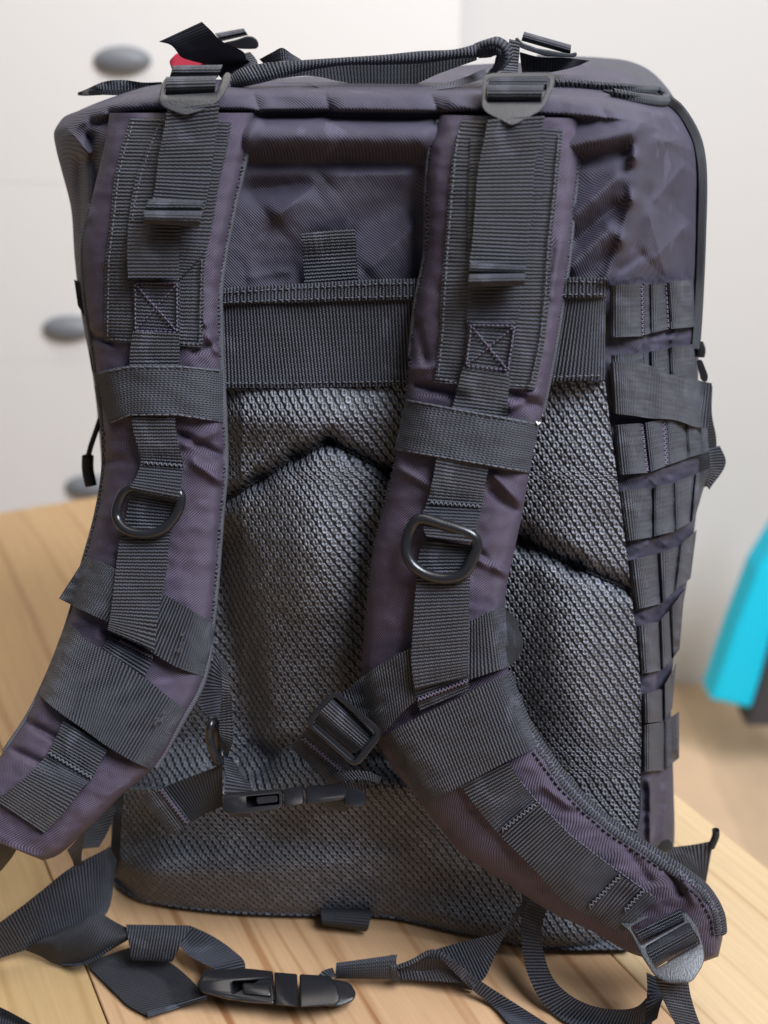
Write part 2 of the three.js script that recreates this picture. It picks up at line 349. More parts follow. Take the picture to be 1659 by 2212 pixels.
{ // white drawer cabinet behind on the left
  const zf = -1.30, at = (x, y) => { const r = ray(x, y); return EYE.clone().addScaledVector(r, (zf - EYE.z) / r.z); };
  const l = at(-160, 600).x, r = at(985, 600).x, c = top('drawer_cabinet', 'white drawer cabinet with dark grey cup handles, out of focus behind the bag', 'cabinet', new THREE.Vector3((l + r) / 2, -0.75, zf));
  const white = std({ color: new THREE.Color(0.745, 0.72, 0.675), roughness: 0.6 }), dark = std({ color: new THREE.Color(0.17, 0.18, 0.19), roughness: 0.45 });
  const W = r - l, H = 2.1;
  mesh(c, 'carcass', new RoundedBoxGeometry(W, H, 0.24, 2, 0.004).translate(0, H / 2, -0.145), white);
  const ys = [at(100, -500).y, at(100, 395).y, at(100, 782).y, at(100, 1150).y, at(100, 1700).y], hs = [[265, 130], [150, 708], [196, 1050]];
  for (let i = 0; i < 4; i++) {
    const y1 = ys[i] + 0.75, y0 = ys[i + 1] + 0.75, d = group(c, 'drawer');
    mesh(d, 'drawer_front', new RoundedBoxGeometry(W - 0.008, y1 - y0 - 0.0004, 0.022, 2, 0.0002).translate(0, (y0 + y1) / 2, -0.011), white);
    if (!hs[i]) continue;
    const p = at(...hs[i]).sub(c.position), g = new THREE.SphereGeometry(1, 28, 14, 0, Math.PI * 2, 0, Math.PI / 2).rotateX(Math.PI / 2).scale(0.043, 0.02, 0.022).translate(p.x, p.y, 0.0005);
    mesh(d, 'cup_handle', g, dark);
  }
}

{ // cyan and charcoal bag on the floor at the right edge
  const o = new THREE.Vector3(0.98, -0.75, -1.32), g0 = top('sports_bag', 'bright cyan and charcoal bag leaning by the wall, blurred at the right edge', 'bag', o);
  const zf = -1.228, at = (x, y) => { const r = ray(x, y), p = EYE.clone().addScaledVector(r, (zf - EYE.z) / r.z); return [p.x - o.x, p.y - o.y]; };
  const cyan = std({ color: new THREE.Color(0.0, 0.62, 0.86), roughness: 0.7 }), coal = std({ color: new THREE.Color(0.055, 0.05, 0.052), roughness: 0.8 });
  const ext = (pts, depth) => { const s = outline(pts.map((p) => at(...p)), 0.01); return new THREE.ExtrudeGeometry(s, { depth, bevelEnabled: true, bevelSize: 0.012, bevelThickness: 0.012, bevelSegments: 4 }); };
  mesh(g0, 'side_panel', ext([[1760, 1040], [1646, 1250], [1594, 1390], [1552, 1516], [1632, 1522], [1760, 1508]], 0.05).translate(0, 0, 0.03), cyan);
  mesh(g0, 'end_panel', ext([[1740, 1230], [1686, 1340], [1652, 1480], [1624, 1562], [1790, 1552], [1790, 1200]], 0.05).translate(0, 0, 0.045), coal);
}

{ // the pine table
  const gdir = new THREE.Vector3(-Math.sin(27 * Math.PI / 180), 0, -Math.cos(27 * Math.PI / 180)), w = new THREE.Vector3(Math.cos(27 * Math.PI / 180), 0, -Math.sin(27 * Math.PI / 180));
  const S = (x, y) => onLevel(x, y, 0).dot(w), L = (x, y) => onLevel(x, y, 0).dot(gdir);
  const sR = (S(1480, 1732) + S(1640, 1856)) / 2, sJ = S(212, 2155), far = (L(20, 1100) + L(190, 1080)) / 2, len = 1.5, n = 3, bw = (sR - sJ) / n;
  const mid = far - len / 2, edge = (k) => sR - k * bw;
  const origin = w.clone().multiplyScalar(sR - 2.5 * bw).addScaledVector(gdir, mid);
  const t = top('pine_table', 'pale pine table of wide glued boards that the backpack stands on', 'table', new THREE.Vector3(origin.x, -0.75, origin.z));
  const q = new THREE.Quaternion().setFromRotationMatrix(new THREE.Matrix4().makeBasis(w, new THREE.Vector3(0, 1, 0), gdir.clone().negate()));
  t.quaternion.copy(q);
  const pine = (z, spacing, c0, c1, strength) => texture(1024, 1024, (u, v) => {
    const x = u * 0.30, y = v * 1.7, wob = 0.016 * N(x * 5, y * 1.3, z) + 0.03 * N(x * 2, y * 0.6, z + 9) + 0.0011 * N(x * 60, y * 9, z) + 0.0007 * N(x * 160, y * 26, z + 2);
    const ph = (x + wob) / spacing + 1.5 * N(x * 9, 0.5 * y, z + 3), i = Math.floor(ph), f = ph - i, k = 0.25 + 0.85 * hash(i, z), wd = 0.03 + 0.07 * hash(i, z + 1), strength0 = strength * (0.3 + 0.7 * sstep(0.25, 0.8, v));
    const edge = 0.92 - wd * (0.8 + 0.5 * N(x * 20, y * 5, z + 5)), fade = clamp(0.75 + 0.7 * N(i * 3.7, y * 3.2, z + 7));
    const ph2 = (x + 1.4 * wob) / (spacing * 0.31) + 1.3 * N(x * 16, 0.8 * y, z + 13), i2 = Math.floor(ph2), f2 = ph2 - i2, minor = 0.8 * strength0 * Math.pow(hash(i2, z + 21), 1.6) * sstep(0.62, 0.85, f2) * (1 - sstep(0.9, 1, f2)) * clamp(0.5 + N(i2 * 2.3, y * 5, z + 8));
    const late = sstep(edge - 0.04, edge + 0.22 * wd, f) * (1 - sstep(0.93, 1.0, f)) * k * fade * strength0 + 0.05 * strength * sstep(0.2, 0.9, f) + minor;
    const fib = 1 + 0.07 * N(x * 420, y * 10, z) + 0.06 * N(x * 1200, y * 30, z), ring = 0.92 + 0.16 * N(x * 9, y * 0.8, z + 6);
    const dash = N(x * 800, y * 40, z + 4) > 0.58 ? 0.88 : 1, m = clamp(late);
    const warm = [1.06, 1.10, 0.92], wf = 1 - sstep(0.2, 0.7, v); return [0, 1, 2].map((q) => (c0[q] + (c1[q] - c0[q]) * m) * (1 + (warm[q] - 1) * wf) * fib * ring * dash);
  }, true, 0.30, 1.7);
  const texA = pine(2, 0.036, [0.475, 0.295, 0.168], [0.25, 0.105, 0.04], 1.45), texB = pine(5, 0.022, [0.54, 0.39, 0.23], [0.36, 0.205, 0.085], 0.95), texC = pine(8, 0.045, [0.47, 0.31, 0.15], [0.34, 0.19, 0.07], 0.8);
  const mk = (tx) => std({ map: tx, roughness: 0.48, specularIntensity: 0.7 });
  const mats = [mk(texB), mk(texA), mk(texC), mk(texA), mk(texC)];
  const wid = [bw, bw * 2, bw * 1.35, bw * 1.6, bw * 1.4]; let edge0 = sR;
  for (let k = 0; k < wid.length; k++) {
    const g = new RoundedBoxGeometry(wid[k] - 0.0007, 0.03, len, 3, k === 0 ? 0.002 : 0.0012), a = g.attributes.position, uv = g.attributes.uv;
    const ox = 0.006 + 0.003 * k, oy = 0.05 * (k % 3); for (let i = 0; i < a.count; i++) uv.setXY(i, a.getX(i) + wid[k] / 2 + ox, a.getZ(i) + len / 2 + oy);
    mesh(t, 'board', g, mats[k]).position.set((edge0 - wid[k] / 2) - (sR - 2.5 * bw), 0.75 - 0.015, 0); edge0 -= wid[k];
  }
  const legMat = mk(texC), tw = bw * 7.35;
  for (const [a, b] of [[1, 1], [1, -1], [-1, 1], [-1, -1]]) mesh(t, 'leg', new RoundedBoxGeometry(0.07, 0.7, 0.07, 2, 0.004), legMat).position.set(-bw + a * (tw / 2 - 0.08), 0.365, b * (len / 2 - 0.08));
}

// ------------------------------------------------------------------ the backpack
const bag = top('backpack', 'black and purplish grey tactical backpack with webbing straps standing back forwards on the pine table', 'backpack', BASE);
const ridge = (list) => (x, y) => { let s = 0; for (const [x0, y0, x1, y1, w, h] of list) {
  const dx = x1 - x0, dy = y1 - y0, L2 = dx * dx + dy * dy, t = clamp(((x - x0) * dx + (y - y0) * dy) / L2), d2 = (x - x0 - t * dx) ** 2 + (y - y0 - t * dy) ** 2; s += w < 0 ? h * Math.exp(Math.sqrt(d2) / w) * sstep(0, 0.25, t < 0.5 ? t + 0.08 : 1.08 - t) : h * Math.exp(-d2 / (w * w)); } return s; };
const foldsTop = ridge([
  [520, 296, 905, 300, 36, 0.010], [540, 350, 910, 352, 18, -0.006], [700, 378, 905, 372, -24, 0.004],
  [550, 410, 680, 400, 24, -0.009], [700, 384, 586, 476, -30, 0.010], [870, 440, 600, 600, 46, -0.007], [900, 480, 790, 590, -34, 0.005],
  [555, 250, 528, 330, 16, 0.006], [896, 380, 910, 620, 16, -0.004], [530, 600, 640, 585, -26, 0.003],
  [1225, 316, 1360, 286, 20, 0.007], [1240, 352, 1350, 328, 14, -0.005], [1236, 470, 1335, 385, 22, 0.007], [1236, 575, 1318, 500, 20, 0.006], [1244, 520, 1325, 445, 14, -0.004],
  [1387, 266, 1374, 340, 17, 0.008], [1374, 340, 1370, 430, 17, 0.008], [1370, 430, 1346, 520, 17, 0.008], [1346, 520, 1314, 604, 17, 0.006],
  [1402, 300, 1398, 420, 24, -0.008], [1398, 420, 1376, 530, 22, -0.008], [1340, 580, 1384, 552, 12, -0.006],
  [1410, 440, 1484, 350, -20, 0.009], [1404, 570, 1490, 480, -20, 0.009], [1398, 292, 1500, 326, -18, 0.005], [1398, 450, 1440, 604, -18, 0.007], [1452, 430, 1478, 600, 16, -0.004], [1420, 310, 1470, 300, -18, 0.006], [1400, 254, 1412, 284, 16, -0.008],
  [600, 222, 700, 238, 18, -0.004], [700, 198, 716, 244, -14, -0.006], [930, 200, 948, 246, -14, -0.007], [960, 215, 1040, 240, -22, 0.005], [1290, 215, 1312, 254, -16, -0.004], [1215, 220, 1350, 244, -20, 0.004], [548, 200, 560, 240, -12, -0.006],
  [146, 278, 200, 340, -18, 0.012], [196, 300, 214, 430, 14, -0.013], [172, 350, 178, 500, 11, -0.008], [150, 380, 168, 520, -14, 0.006], [240, 244, 340, 250, 12, -0.008], [300, 222, 430, 212, -20, 0.005], [200, 262, 238, 258, 12, -0.008],
]);
const foldsSide = ridge([[1406, 1672, 1404, 1836, -16, 0.009], [1390, 1700, 1394, 1830, 10, -0.006], [1440, 1690, 1430, 1830, -14, 0.004], [1336, 740, 1500, 728, -12, 0.004], [1345, 1038, 1520, 994, -12, 0.005], [1360, 1190, 1490, 1132, -12, 0.005], [1380, 1334, 1470, 1276, -10, 0.005], [1390, 1478, 1450, 1430, -10, 0.004], [1400, 1030, 1420, 1050, -8, 0.005], [1440, 1180, 1420, 1160, -8, 0.005], [1450, 740, 1460, 710, -8, 0.005]]);
const crumple = (x, y) => 0.0005 * N(x / 46, y / 46, 3) + 0.00025 * N(x / 19, y / 19, 5) + (x > 1318 && y > 600 ? foldsSide(x, y) + 0.0016 * N(x / 15, y / 13, 9) : 0);
const body = new HMap();
const R = (...a) => a;
const bodyRows = [
  R([330, 215, -0.205], [262, 213, -0.18], [290, 206, -0.18], [330, 198, -0.18], [440, 180, -0.175], [600, 168, -0.17], [850, 152, -0.17], [1100, 136, -0.17], [1290, 142, -0.165], [1370, 165, -0.16], [1436, 212, -0.14], [1400, 200, -0.2]),
  R([250, 240, -0.16], [160, 244, -0.09], [215, 224, -0.05], [280, 205, -0.035], [440, 188, -0.03], [600, 190, -0.028], [850, 192, -0.028], [1100, 196, -0.028], [1320, 212, -0.035], [1405, 226, -0.06], [1468, 243, -0.12], [1420, 235, -0.2]),
  R([230, 260, -0.16], [132, 260, -0.085], [180, 246, -0.035], [255, 228, -0.004], [440, 210, 0.002], [600, 212, 0.002], [850, 214, 0.002], [1100, 217, 0.002], [1355, 236, -0.004], [1428, 256, -0.05], [1486, 274, -0.12], [1430, 260, -0.2]),
  R([225, 280, -0.16], [120, 278, -0.085], [160, 268, -0.035], [242, 246, -0.002], [440, 234, 0.005], [600, 234, 0.005], [850, 237, 0.005], [1100, 240, 0.005], [1368, 256, 0.003], [1434, 276, -0.05], [1500, 300, -0.12], [1440, 280, -0.2]),
  R([225, 300, -0.16], [117, 292, -0.085], [156, 285, -0.035], [236, 262, -0.010], [440, 250, -0.006], [600, 247, -0.006], [850, 250, -0.006], [1100, 253, -0.006], [1376, 268, 0.004], [1438, 292, -0.05], [1508, 322, -0.12], [1440, 300, -0.2]),
  R([225, 330, -0.16], [121, 318, -0.085], [158, 312, -0.035], [232, 290, -0.004], [440, 276, 0.002], [600, 272, 0.002], [850, 275, 0.002], [1100, 278, 0.002], [1382, 292, 0.003], [1440, 320, -0.05], [1514, 345, -0.12], [1445, 340, -0.2]),
  R([225, 380, -0.16], [133, 366, -0.085], [166, 362, -0.04], [212, 355, -0.008], [440, 350], [600, 350], [850, 350], [1100, 352], [1378, 355, 0.003], [1436, 382, -0.05], [1520, 388, -0.12], [1450, 380, -0.2]),
  R([225, 450, -0.16], [153, 448, -0.085], [172, 448, -0.04], [196, 445, -0.014], [440, 445], [600, 445], [850, 445], [1100, 447], [1371, 452, 0.002], [1434, 468, -0.05], [1518, 478, -0.12], [1450, 470, -0.2]),
  R([230, 560, -0.16], [161, 556, -0.085], [176, 556, -0.04], [196, 556, -0.014], [440, 556], [600, 556], [850, 556], [1100, 558], [1345, 562, -0.002], [1425, 560, -0.05], [1515, 562, -0.12], [1450, 556, -0.2]),
  R([230, 640, -0.16], [170, 640, -0.085], [184, 640, -0.04], [200, 640, -0.012], [440, 640], [600, 640], [850, 640], [1100, 640], [1314, 640, -0.002], [1415, 628, -0.05], [1511, 622, -0.12], [1450, 620, -0.2]),
  R([240, 840, -0.16], [203, 830, -0.08], [212, 830, -0.04], [222, 830, -0.010], [440, 832], [600, 834], [850, 836], [1100, 836], [1309, 836, -0.001], [1412, 830, -0.045], [1505, 820, -0.112], [1440, 810, -0.2]),
  R([250, 1060, -0.15], [222, 1050, -0.07], [228, 1050, -0.035], [240, 1052, -0.008], [440, 1056], [600, 1058], [850, 1060], [1100, 1062], [1336, 1064, -0.001], [1426, 1055, -0.04], [1508, 1040, -0.10], [1440, 1030, -0.19]),
  R([260, 1270, -0.15], [228, 1270, -0.06], [234, 1270, -0.03], [246, 1270, -0.006], [440, 1272], [600, 1274], [850, 1276], [1100, 1278], [1362, 1282, -0.001], [1424, 1268, -0.035], [1484, 1250, -0.08], [1430, 1230, -0.18]),
  R([265, 1490, -0.14], [233, 1490, -0.05], [238, 1490, -0.025], [250, 1490, -0.004], [440, 1492], [600, 1494], [850, 1496], [1100, 1498], [1384, 1500, -0.001], [1420, 1488, -0.03], [1450, 1470, -0.06], [1420, 1450, -0.16]),
  R([270, 1690, -0.13], [238, 1690, -0.04], [243, 1690, -0.02], [256, 1692, -0.004], [440, 1694], [600, 1696], [850, 1698], [1100, 1700], [1382, 1700, -0.001], [1420, 1695, -0.03], [1454, 1690, -0.06], [1420, 1660, -0.15]),
  R([280, 1800, -0.12], [241, 1820, -0.035], [247, 1822, -0.018], [262, 1826, -0.006], [440, 1834, -0.002], [600, 1838, -0.002], [850, 1842, -0.002], [1100, 1850], [1376, 1850, -0.001], [1420, 1838, -0.03], [1456, 1815, -0.06], [1420, 1760, -0.15]),
  R([300, 1850, -0.11], [244, 1870, -0.05], [252, 1878, -0.05], [275, 1888, -0.05], [440, 1905, -0.05], [600, 1915, -0.05], [850, 1920, -0.05], [1100, 1955, -0.05], [1360, 1970, -0.04], [1410, 1945, -0.05], [1440, 1910, -0.08], [1420, 1830, -0.15]),
  R([320, 1855, -0.12], [260, 1880, -0.08], [270, 1888, -0.08], [300, 1900, -0.08], [440, 1920, -0.08], [600, 1930, -0.08], [850, 1935, -0.08], [1100, 1975, -0.08], [1340, 1990, -0.07], [1395, 1970, -0.08], [1420, 1930, -0.1], [1400, 1850, -0.15]),
];
const bodyDisp = (x, y, u) => (y < 680 ? foldsTop(x, y) * (x > 1225 || x < 250 ? 0.85 : 0.8) : 0) + crumple(x, y) - 0.03 * sstep(850, 900, y) * sstep(240, 290, x) * sstep(1290, 1240, x) * (y > 1690 ? 0.4 : 1);
cloth(bag, 'main_body', M.nylon, bodyRows, { uv: 'wrap', disp: bodyDisp, map: body, thick: 0.002, step: 4.5 });
// the far side of the bag, closing it
cloth(bag, 'front_panel', M.nylon, bodyRows.map((r) => [[r[0][0], r[0][1], r[0][2] + 0.002], [(r[0][0] + r[11][0]) / 2, Math.max(r[0][1], r[11][1]) - 4, -0.24], [r[11][0], r[11][1], r[11][2] + 0.002]]), { step: 30 });
const rim = new HMap();
cloth(bag, 'front_pocket', M.nylonGrey, [   // outer compartment whose top shows behind the zip
  R([1160, 118, -0.24], [1160, 150, -0.215], [1180, 196, -0.15]),
  R([1215, 121, -0.24], [1215, 140, -0.215], [1230, 193, -0.15]),
  R([1290, 124, -0.24], [1290, 145, -0.21], [1310, 198, -0.148]),
  R([1358, 132, -0.235], [1352, 158, -0.20], [1380, 208, -0.145]),
  R([1402, 151, -0.23], [1392, 178, -0.19], [1432, 224, -0.135]),
  R([1440, 188, -0.22], [1428, 205, -0.18], [1458, 250, -0.125]),
  R([1480, 258, -0.20], [1468, 264, -0.165], [1480, 292, -0.122]),
  R([1514, 328, -0.18], [1503, 332, -0.15], [1500, 345, -0.122]),
  R([1522, 385, -0.17], [1512, 388, -0.145], [1506, 392, -0.122]),
  R([1519, 500, -0.165], [1510, 500, -0.14], [1504, 500, -0.122]),
  R([1515, 620, -0.16], [1506, 620, -0.135], [1500, 620, -0.122]),
  R([1506, 760, -0.155], [1499, 760, -0.13], [1494, 760, -0.118]),
  R([1500, 960, -0.15], [1494, 960, -0.125], [1490, 960, -0.11]),
], { disp: (x, y) => 0.0015 * N(x / 40, y / 40, 2), step: 5, map: rim, grow: 4 });

// padded mesh back
const meshRidge = ridge([
  [488, 1078, 560, 1035, 17, -0.007], [560, 1035, 640, 985, 17, -0.007], [640, 985, 712, 952, 17, -0.007], [712, 952, 845, 1022, 17, -0.007], [845, 1022, 1000, 1100, 22, -0.009], [1000, 1100, 1130, 1168, 22, -0.009], [1130, 1168, 1240, 1222, 22, -0.010], [1240, 1222, 1362, 1275, 20, -0.008],
  [488, 1078, 712, 952, 7, -0.004], [712, 952, 845, 1022, 7, -0.004], [1130, 1168, 1362, 1275, 7, -0.004],
  [470, 1665, 560, 1640, 26, -0.009], [560, 1640, 720, 1606, 26, -0.009], [720, 1606, 860, 1650, 26, -0.009], [470, 1180, 545, 1640, 44, -0.018], [800, 1150, 770, 1500, 24, -0.006],
]);
const ell = (x, y, cx, cy, rx, ry, h) => { const q = ((x - cx) / rx) ** 2 + ((y - cy) / ry) ** 2; return h * Math.exp(-q); };
const meshD = (x, y) => 0.004 + ell(x, y, 390, 1600, 120, 90, -0.014) + ell(x, y, 690, 1200, 130, 260, 0.030) + ell(x, y, 1240, 1430, 105, 290, 0.024) + ell(x, y, 640, 900, 300, 60, 0.010) + ell(x, y, 1250, 1000, 130, 150, 0.008) + 0.020 * sstep(1590, 1740, y) * (1 - clamp((y - 1700) / 270)) * sstep(250, 360, x) * sstep(1090, 880, x) + ell(x, y, 1180, 1850, 160, 90, 0.012) + Math.max(-0.02, meshRidge(x, y)) + 0.0008 * N(x / 50, y / 50, 8);
const back = new HMap();
const mrow = (l, y, r, yr, d = 0) => { const a = []; for (let k = 0; k <= 8; k++) { const t = k / 8; a.push([l + (r - l) * t, y + (yr - y) * t, d]); } return a; };
const low = (pts, d, dy) => pts.map(([x, y], k) => [x, y, lay(x, y + dy, 0.003) + d - (k === 0 || k === 8 ? d + 0.008 : 0)]);
cloth(bag, 'mesh_back_panel', M.spacer, [
  mrow(440, 826, 1307, 824, 0.002), mrow(430, 900, 1316, 900), mrow(420, 1060, 1337, 1062), mrow(400, 1270, 1363, 1274), mrow(330, 1490, 1384, 1490), mrow(262, 1690, 1383, 1690), mrow(244, 1800, 1376, 1810),
  low([[242, 1870], [330, 1892], [450, 1900], [600, 1905], [740, 1910], [850, 1915], [1000, 1940], [1200, 1960], [1372, 1950]], 0.010, 72),
  low([[243, 1896], [320, 1926], [450, 1944], [600, 1954], [740, 1958], [850, 1962], [1000, 2000], [1200, 2030], [1368, 2020]], 0.007, 24),
  low([[248, 1912], [310, 1946], [450, 1968], [600, 1977], [740, 1979], [850, 1984], [1000, 2018], [1180, 2049], [1360, 2052]], 0.001, 0),
], { uv: 'pv', disp: (x, y) => { const f = 1 - sstep(1840, 1965, y); return meshD(x, y) * (0.02 + 0.98 * f) * sstep(0, 26, x - (y < 1500 ? 380 : 240)) + (x < 520 && y < 1700 ? -0.012 * sstep(540, 440, x) : 0); }, map: back, thick: 0.004, step: 4.5 });

stitches(bag, [[[490, 1078], [560, 1036], [640, 986], [713, 953], [845, 1022]], [[1128, 1168], [1240, 1222], [1362, 1275]]], { on: [back], off: 0.0006, pitch: 12, len: 9, w: 2, mat: M.lining, name: 'seam_stitching' });
// wide webbing band across the back, hem above it, tab
const band = new HMap();
strip(bag, 'back_band', M.web, [
  R([440, 652], [440, 842]), R([475, 656], [480, 839]), R([600, 652], [620, 838]), R([830, 646], [840, 834]), R([1000, 643], [1010, 831]), R([1222, 640], [1190, 824]), R([1308, 640], [1306, 821]),
], { on: [body], off: 0.011, thick: 0.003, disp: (x, y) => 0.0008 * N(x / 70, y / 70, 4) + meshD(x, y) * 0.25 * sstep(740, 840, y), map: band });
strip(bag, 'band_hem', M.web, [R([440, 626], [440, 666]), R([475, 623], [475, 661]), R([640, 613], [640, 655]), R([830, 603], [830, 650]), R([1000, 601], [1000, 647]), R([1224, 599], [1222, 645]), R([1308, 600], [1308, 643])], { on: [body], off: 0.0138, thick: 0.0012, round: 0.001, roundPx: 5 });
stitches(bag, [[[478, 633], [640, 623], [830, 613], [1000, 610], [1224, 608], [1305, 610]], [[478, 654], [640, 647], [830, 641], [1000, 638], [1224, 636], [1305, 636]], [[484, 828], [620, 828], [840, 824], [1190, 814], [1300, 811]]], { on: [body], off: 0.0140, pitch: 13 });
strip(bag, 'webbing_tab', M.web, [R([650, 503], [765, 493], 0.0055), R([652, 510], [767, 501], 0.0065), R([655, 560], [770, 552], 0.004), R([658, 613], [774, 605], 0.003)], { on: [body], off: 0.002, thick: 0.0014 });

// left shoulder strap
const cordEdge = (parent, pts, on, off, o = {}) => cord(parent, 'edge_binding', M.nylonGrey, pts, o.r ?? 0.0024, { on, off, sides: 8 });
const sl = group(bag, 'shoulder_strap'), padL = new HMap();
sl.userData.label = 'left shoulder strap curving forward over the table edge';
const wr = (amp, list) => { const f = ridge(list); return (x, y) => amp * (N(x / 60, y / 34, 11) + 0.5 * N(x / 24, y / 18, 13)) + f(x, y); };
strip(sl, 'strap_pad', M.nylonStrap, [
  R([237, 244], [552, 244], 0.004), R([228, 300], [536, 305], 0.010), R([196, 439], [506, 440], 0.018), R([178, 520], [488, 530], 0.022), R([183, 640], [474, 640], 0.025), R([204, 775], [477, 780], 0.028), R([222, 910], [484, 915], 0.031), R([224, 1008], [486, 1005], 0.034),
  R([207, 1116], [476, 1120], 0.04), R([180, 1215], [467, 1240], 0.048), R([150, 1330], [457, 1345], 0.058), R([110, 1440], [437, 1470], 0.07), R([60, 1545], [395, 1550], 0.084), R([7, 1625], [335, 1655], 0.099), R([-50, 1690], [258, 1722], 0.111), R([-78, 1750], [190, 1790], 0.119), R([-60, 1800], [127, 1846], 0.124), R([0, 1822], [93, 1859], 0.125),
], { thick: 0.012, bulge: 0.010, flat: 4, round: 0.006, roundPx: 22, roundV: 2, map: padL, step: 6, disp: wr(0.0011, [[420, 1000, 480, 1040, 10, 0.004], [390, 940, 480, 985, 9, -0.004], [400, 960, 470, 930, 9, 0.003], [230, 1000, 260, 990, 10, -0.003], [440, 700, 470, 760, 8, 0.004], [425, 690, 460, 730, 7, -0.003], [420, 760, 470, 740, 8, -0.004], [190, 720, 240, 740, 9, -0.004], [200, 330, 190, 470, 8, 0.003], [225, 1370, 300, 1400, 9, -0.004], [60, 1560, 130, 1600, 9, -0.004], [30, 1620, 110, 1660, 9, -0.003]]) });
cordEdge(sl, [[553, 250], [537, 305], [520, 380], [506, 440], [488, 530], [477, 600], [474, 640], [475, 710], [477, 780], [484, 915], [486, 1005], [477, 1120], [468, 1240], [458, 1345], [438, 1470], [396, 1551], [336, 1656]].map(([x, y]) => [x - 2, y]), [padL], -0.004);
cordEdge(sl, [[196, 442], [181, 520], [184, 640], [204, 770], [222, 905], [225, 1008], [208, 1116], [181, 1215], [152, 1330], [112, 1440], [62, 1545], [9, 1625]].map(([x, y]) => [x + 1, y]), [padL], -0.005, { r: 0.0018 });
stitches(sl, [[[551, 256], [535, 305], [518, 380], [503, 440], [485, 530], [474, 600], [471, 640], [472, 710], [474, 780]], [[482, 918], [484, 1005], [475, 1120], [466, 1240], [456, 1345]], [[198, 450], [184, 520], [187, 640], [206, 770]], [[224, 920], [228, 1008], [211, 1116], [184, 1210]]], { on: [padL], off: -0.0022, pitch: 9, len: 12, zig: true, w: 2.0, rise: 0.0012, name: 'edge_stitching', mat: M.threadDark });
const l1 = new HMap(), l2 = new HMap(), lel = new HMap();
strip(sl, 'strap_panel', M.web, [R([282, 254], [500, 264]), R([262, 320], [490, 325]), R([250, 370], [478, 375]), R([236, 500], [456, 500]), R([228, 560], [443, 560]), R([226, 650], [440, 652]), R([225, 738], [438, 750])], { on: [padL], off: 0.002, thick: 0.0014, map: l1 });
strip(sl, 'strap_panel', M.web, [R([346, 258], [497, 266]), R([318, 320], [488, 326]), R([298, 370], [476, 376]), R([281, 450], [462, 450]), R([275, 520], [448, 530]), R([276, 603], [386, 605])], { on: [padL], off: 0.0042, thick: 0.0014, map: l2 });
stitches(sl, [[[288, 262], [268, 325], [256, 375], [242, 500], [235, 560], [233, 650], [232, 730]], [[236, 733], [384, 741]], [[392, 743], [432, 744]], [[431, 742], [433, 650], [436, 560]], [[340, 276], [306, 372], [288, 450], [283, 520], [283, 590]]], { on: [padL], off: 0.0036, pitch: 10, len: 6 });
const l3 = new HMap();
strip(sl, 'adjuster_webbing', M.web, [R([362, 236], [474, 222], 0.006), R([352, 290], [468, 280], 0.006), R([344, 330], [462, 326], 0.004), R([331, 425], [446, 432], 0.003), R([318, 468], [436, 470], 0.003)], { on: [l2], off: 0.002, thick: 0.0014, map: l3 });
roll(sl, 'webbing_end_fold', M.web, [322, 430], [440, 433], [312, 458], [434, 457], 0.001, 0.0055, { on: [l3], off: 0.002, thick: 0.002 });
roll(sl, 'webbing_end_fold', M.web, [313, 454], [438, 455], [309, 484], [430, 489], 0.003, 0.008, { on: [l3], off: 0.003, thick: 0.002 });
strip(sl, 'adjuster_webbing', M.web, [R([277, 482], [392, 486], 0.002), R([275, 553], [387, 553], 0.0032), R([277, 600], [386, 600], 0.0042)], { on: [l2], off: 0.002, thick: 0.0014 });
strip(sl, 'adjuster_webbing', M.web, [R([286, 598], [388, 600], 0.0003), R([288, 660], [389, 665]), R([290, 716], [388, 722])], { on: [l1], off: 0.002, thick: 0.0013 });
stitches(sl, [[[292, 612], [380, 612]], [[292, 714], [381, 718]], [[292, 612], [292, 714]], [[382, 612], [382, 718]], [[294, 712], [380, 616]], [[294, 616], [380, 714]]], { on: [l1], off: 0.0026, pitch: 10, len: 7, mat: M.threadPurple, rise: 0.001 });
strip(sl, 'adjuster_webbing', M.web, [R([287, 714], [388, 720], 0.003), R([281, 760], [388, 760], 0.003), R([280, 800], [387, 800], 0.003)], { on: [padL], off: 0.003, thick: 0.0013 });
strip(sl, 'elastic_keeper', M.elastic, [R([203, 806], [233, 916], -0.004), R([222, 800], [250, 910], 0.001), R([280, 790], [282, 899], 0.003), R([340, 788], [330, 896], 0.0045), R([395, 790], [385, 899], 0.003), R([440, 794], [435, 906], 0.001), R([482, 798], [481, 914], -0.003)], { on: [padL], off: 0.004, thick: 0.0016, map: lel, round: 0.0016, roundPx: 6 });
stitches(sl, [[[212, 807], [280, 793], [394, 793], [476, 801]], [[240, 912], [282, 896], [384, 896], [476, 910]]], { on: [lel], off: 0, pitch: 16, len: 15, w: 2.0 });
strip(sl, 'strap_webbing', M.web, [R([283, 890], [378, 893], 0.002), R([288, 930], [380, 930], 0.004), R([297, 965], [386, 965], 0.004), R([304, 1000], [397, 1008], 0.0015), R([296, 1025], [393, 1035], 0.005), R([280, 1056], [388, 1078], 0.008), R([279, 1062], [388, 1086], 0.004)], { on: [padL], off: 0.003, thick: 0.0014 });
stitches(sl, [[[310, 1000], [392, 1006]]], { on: [padL], off: 0.0052, pitch: 5, zig: true, len: 9 });
const lw = new HMap();
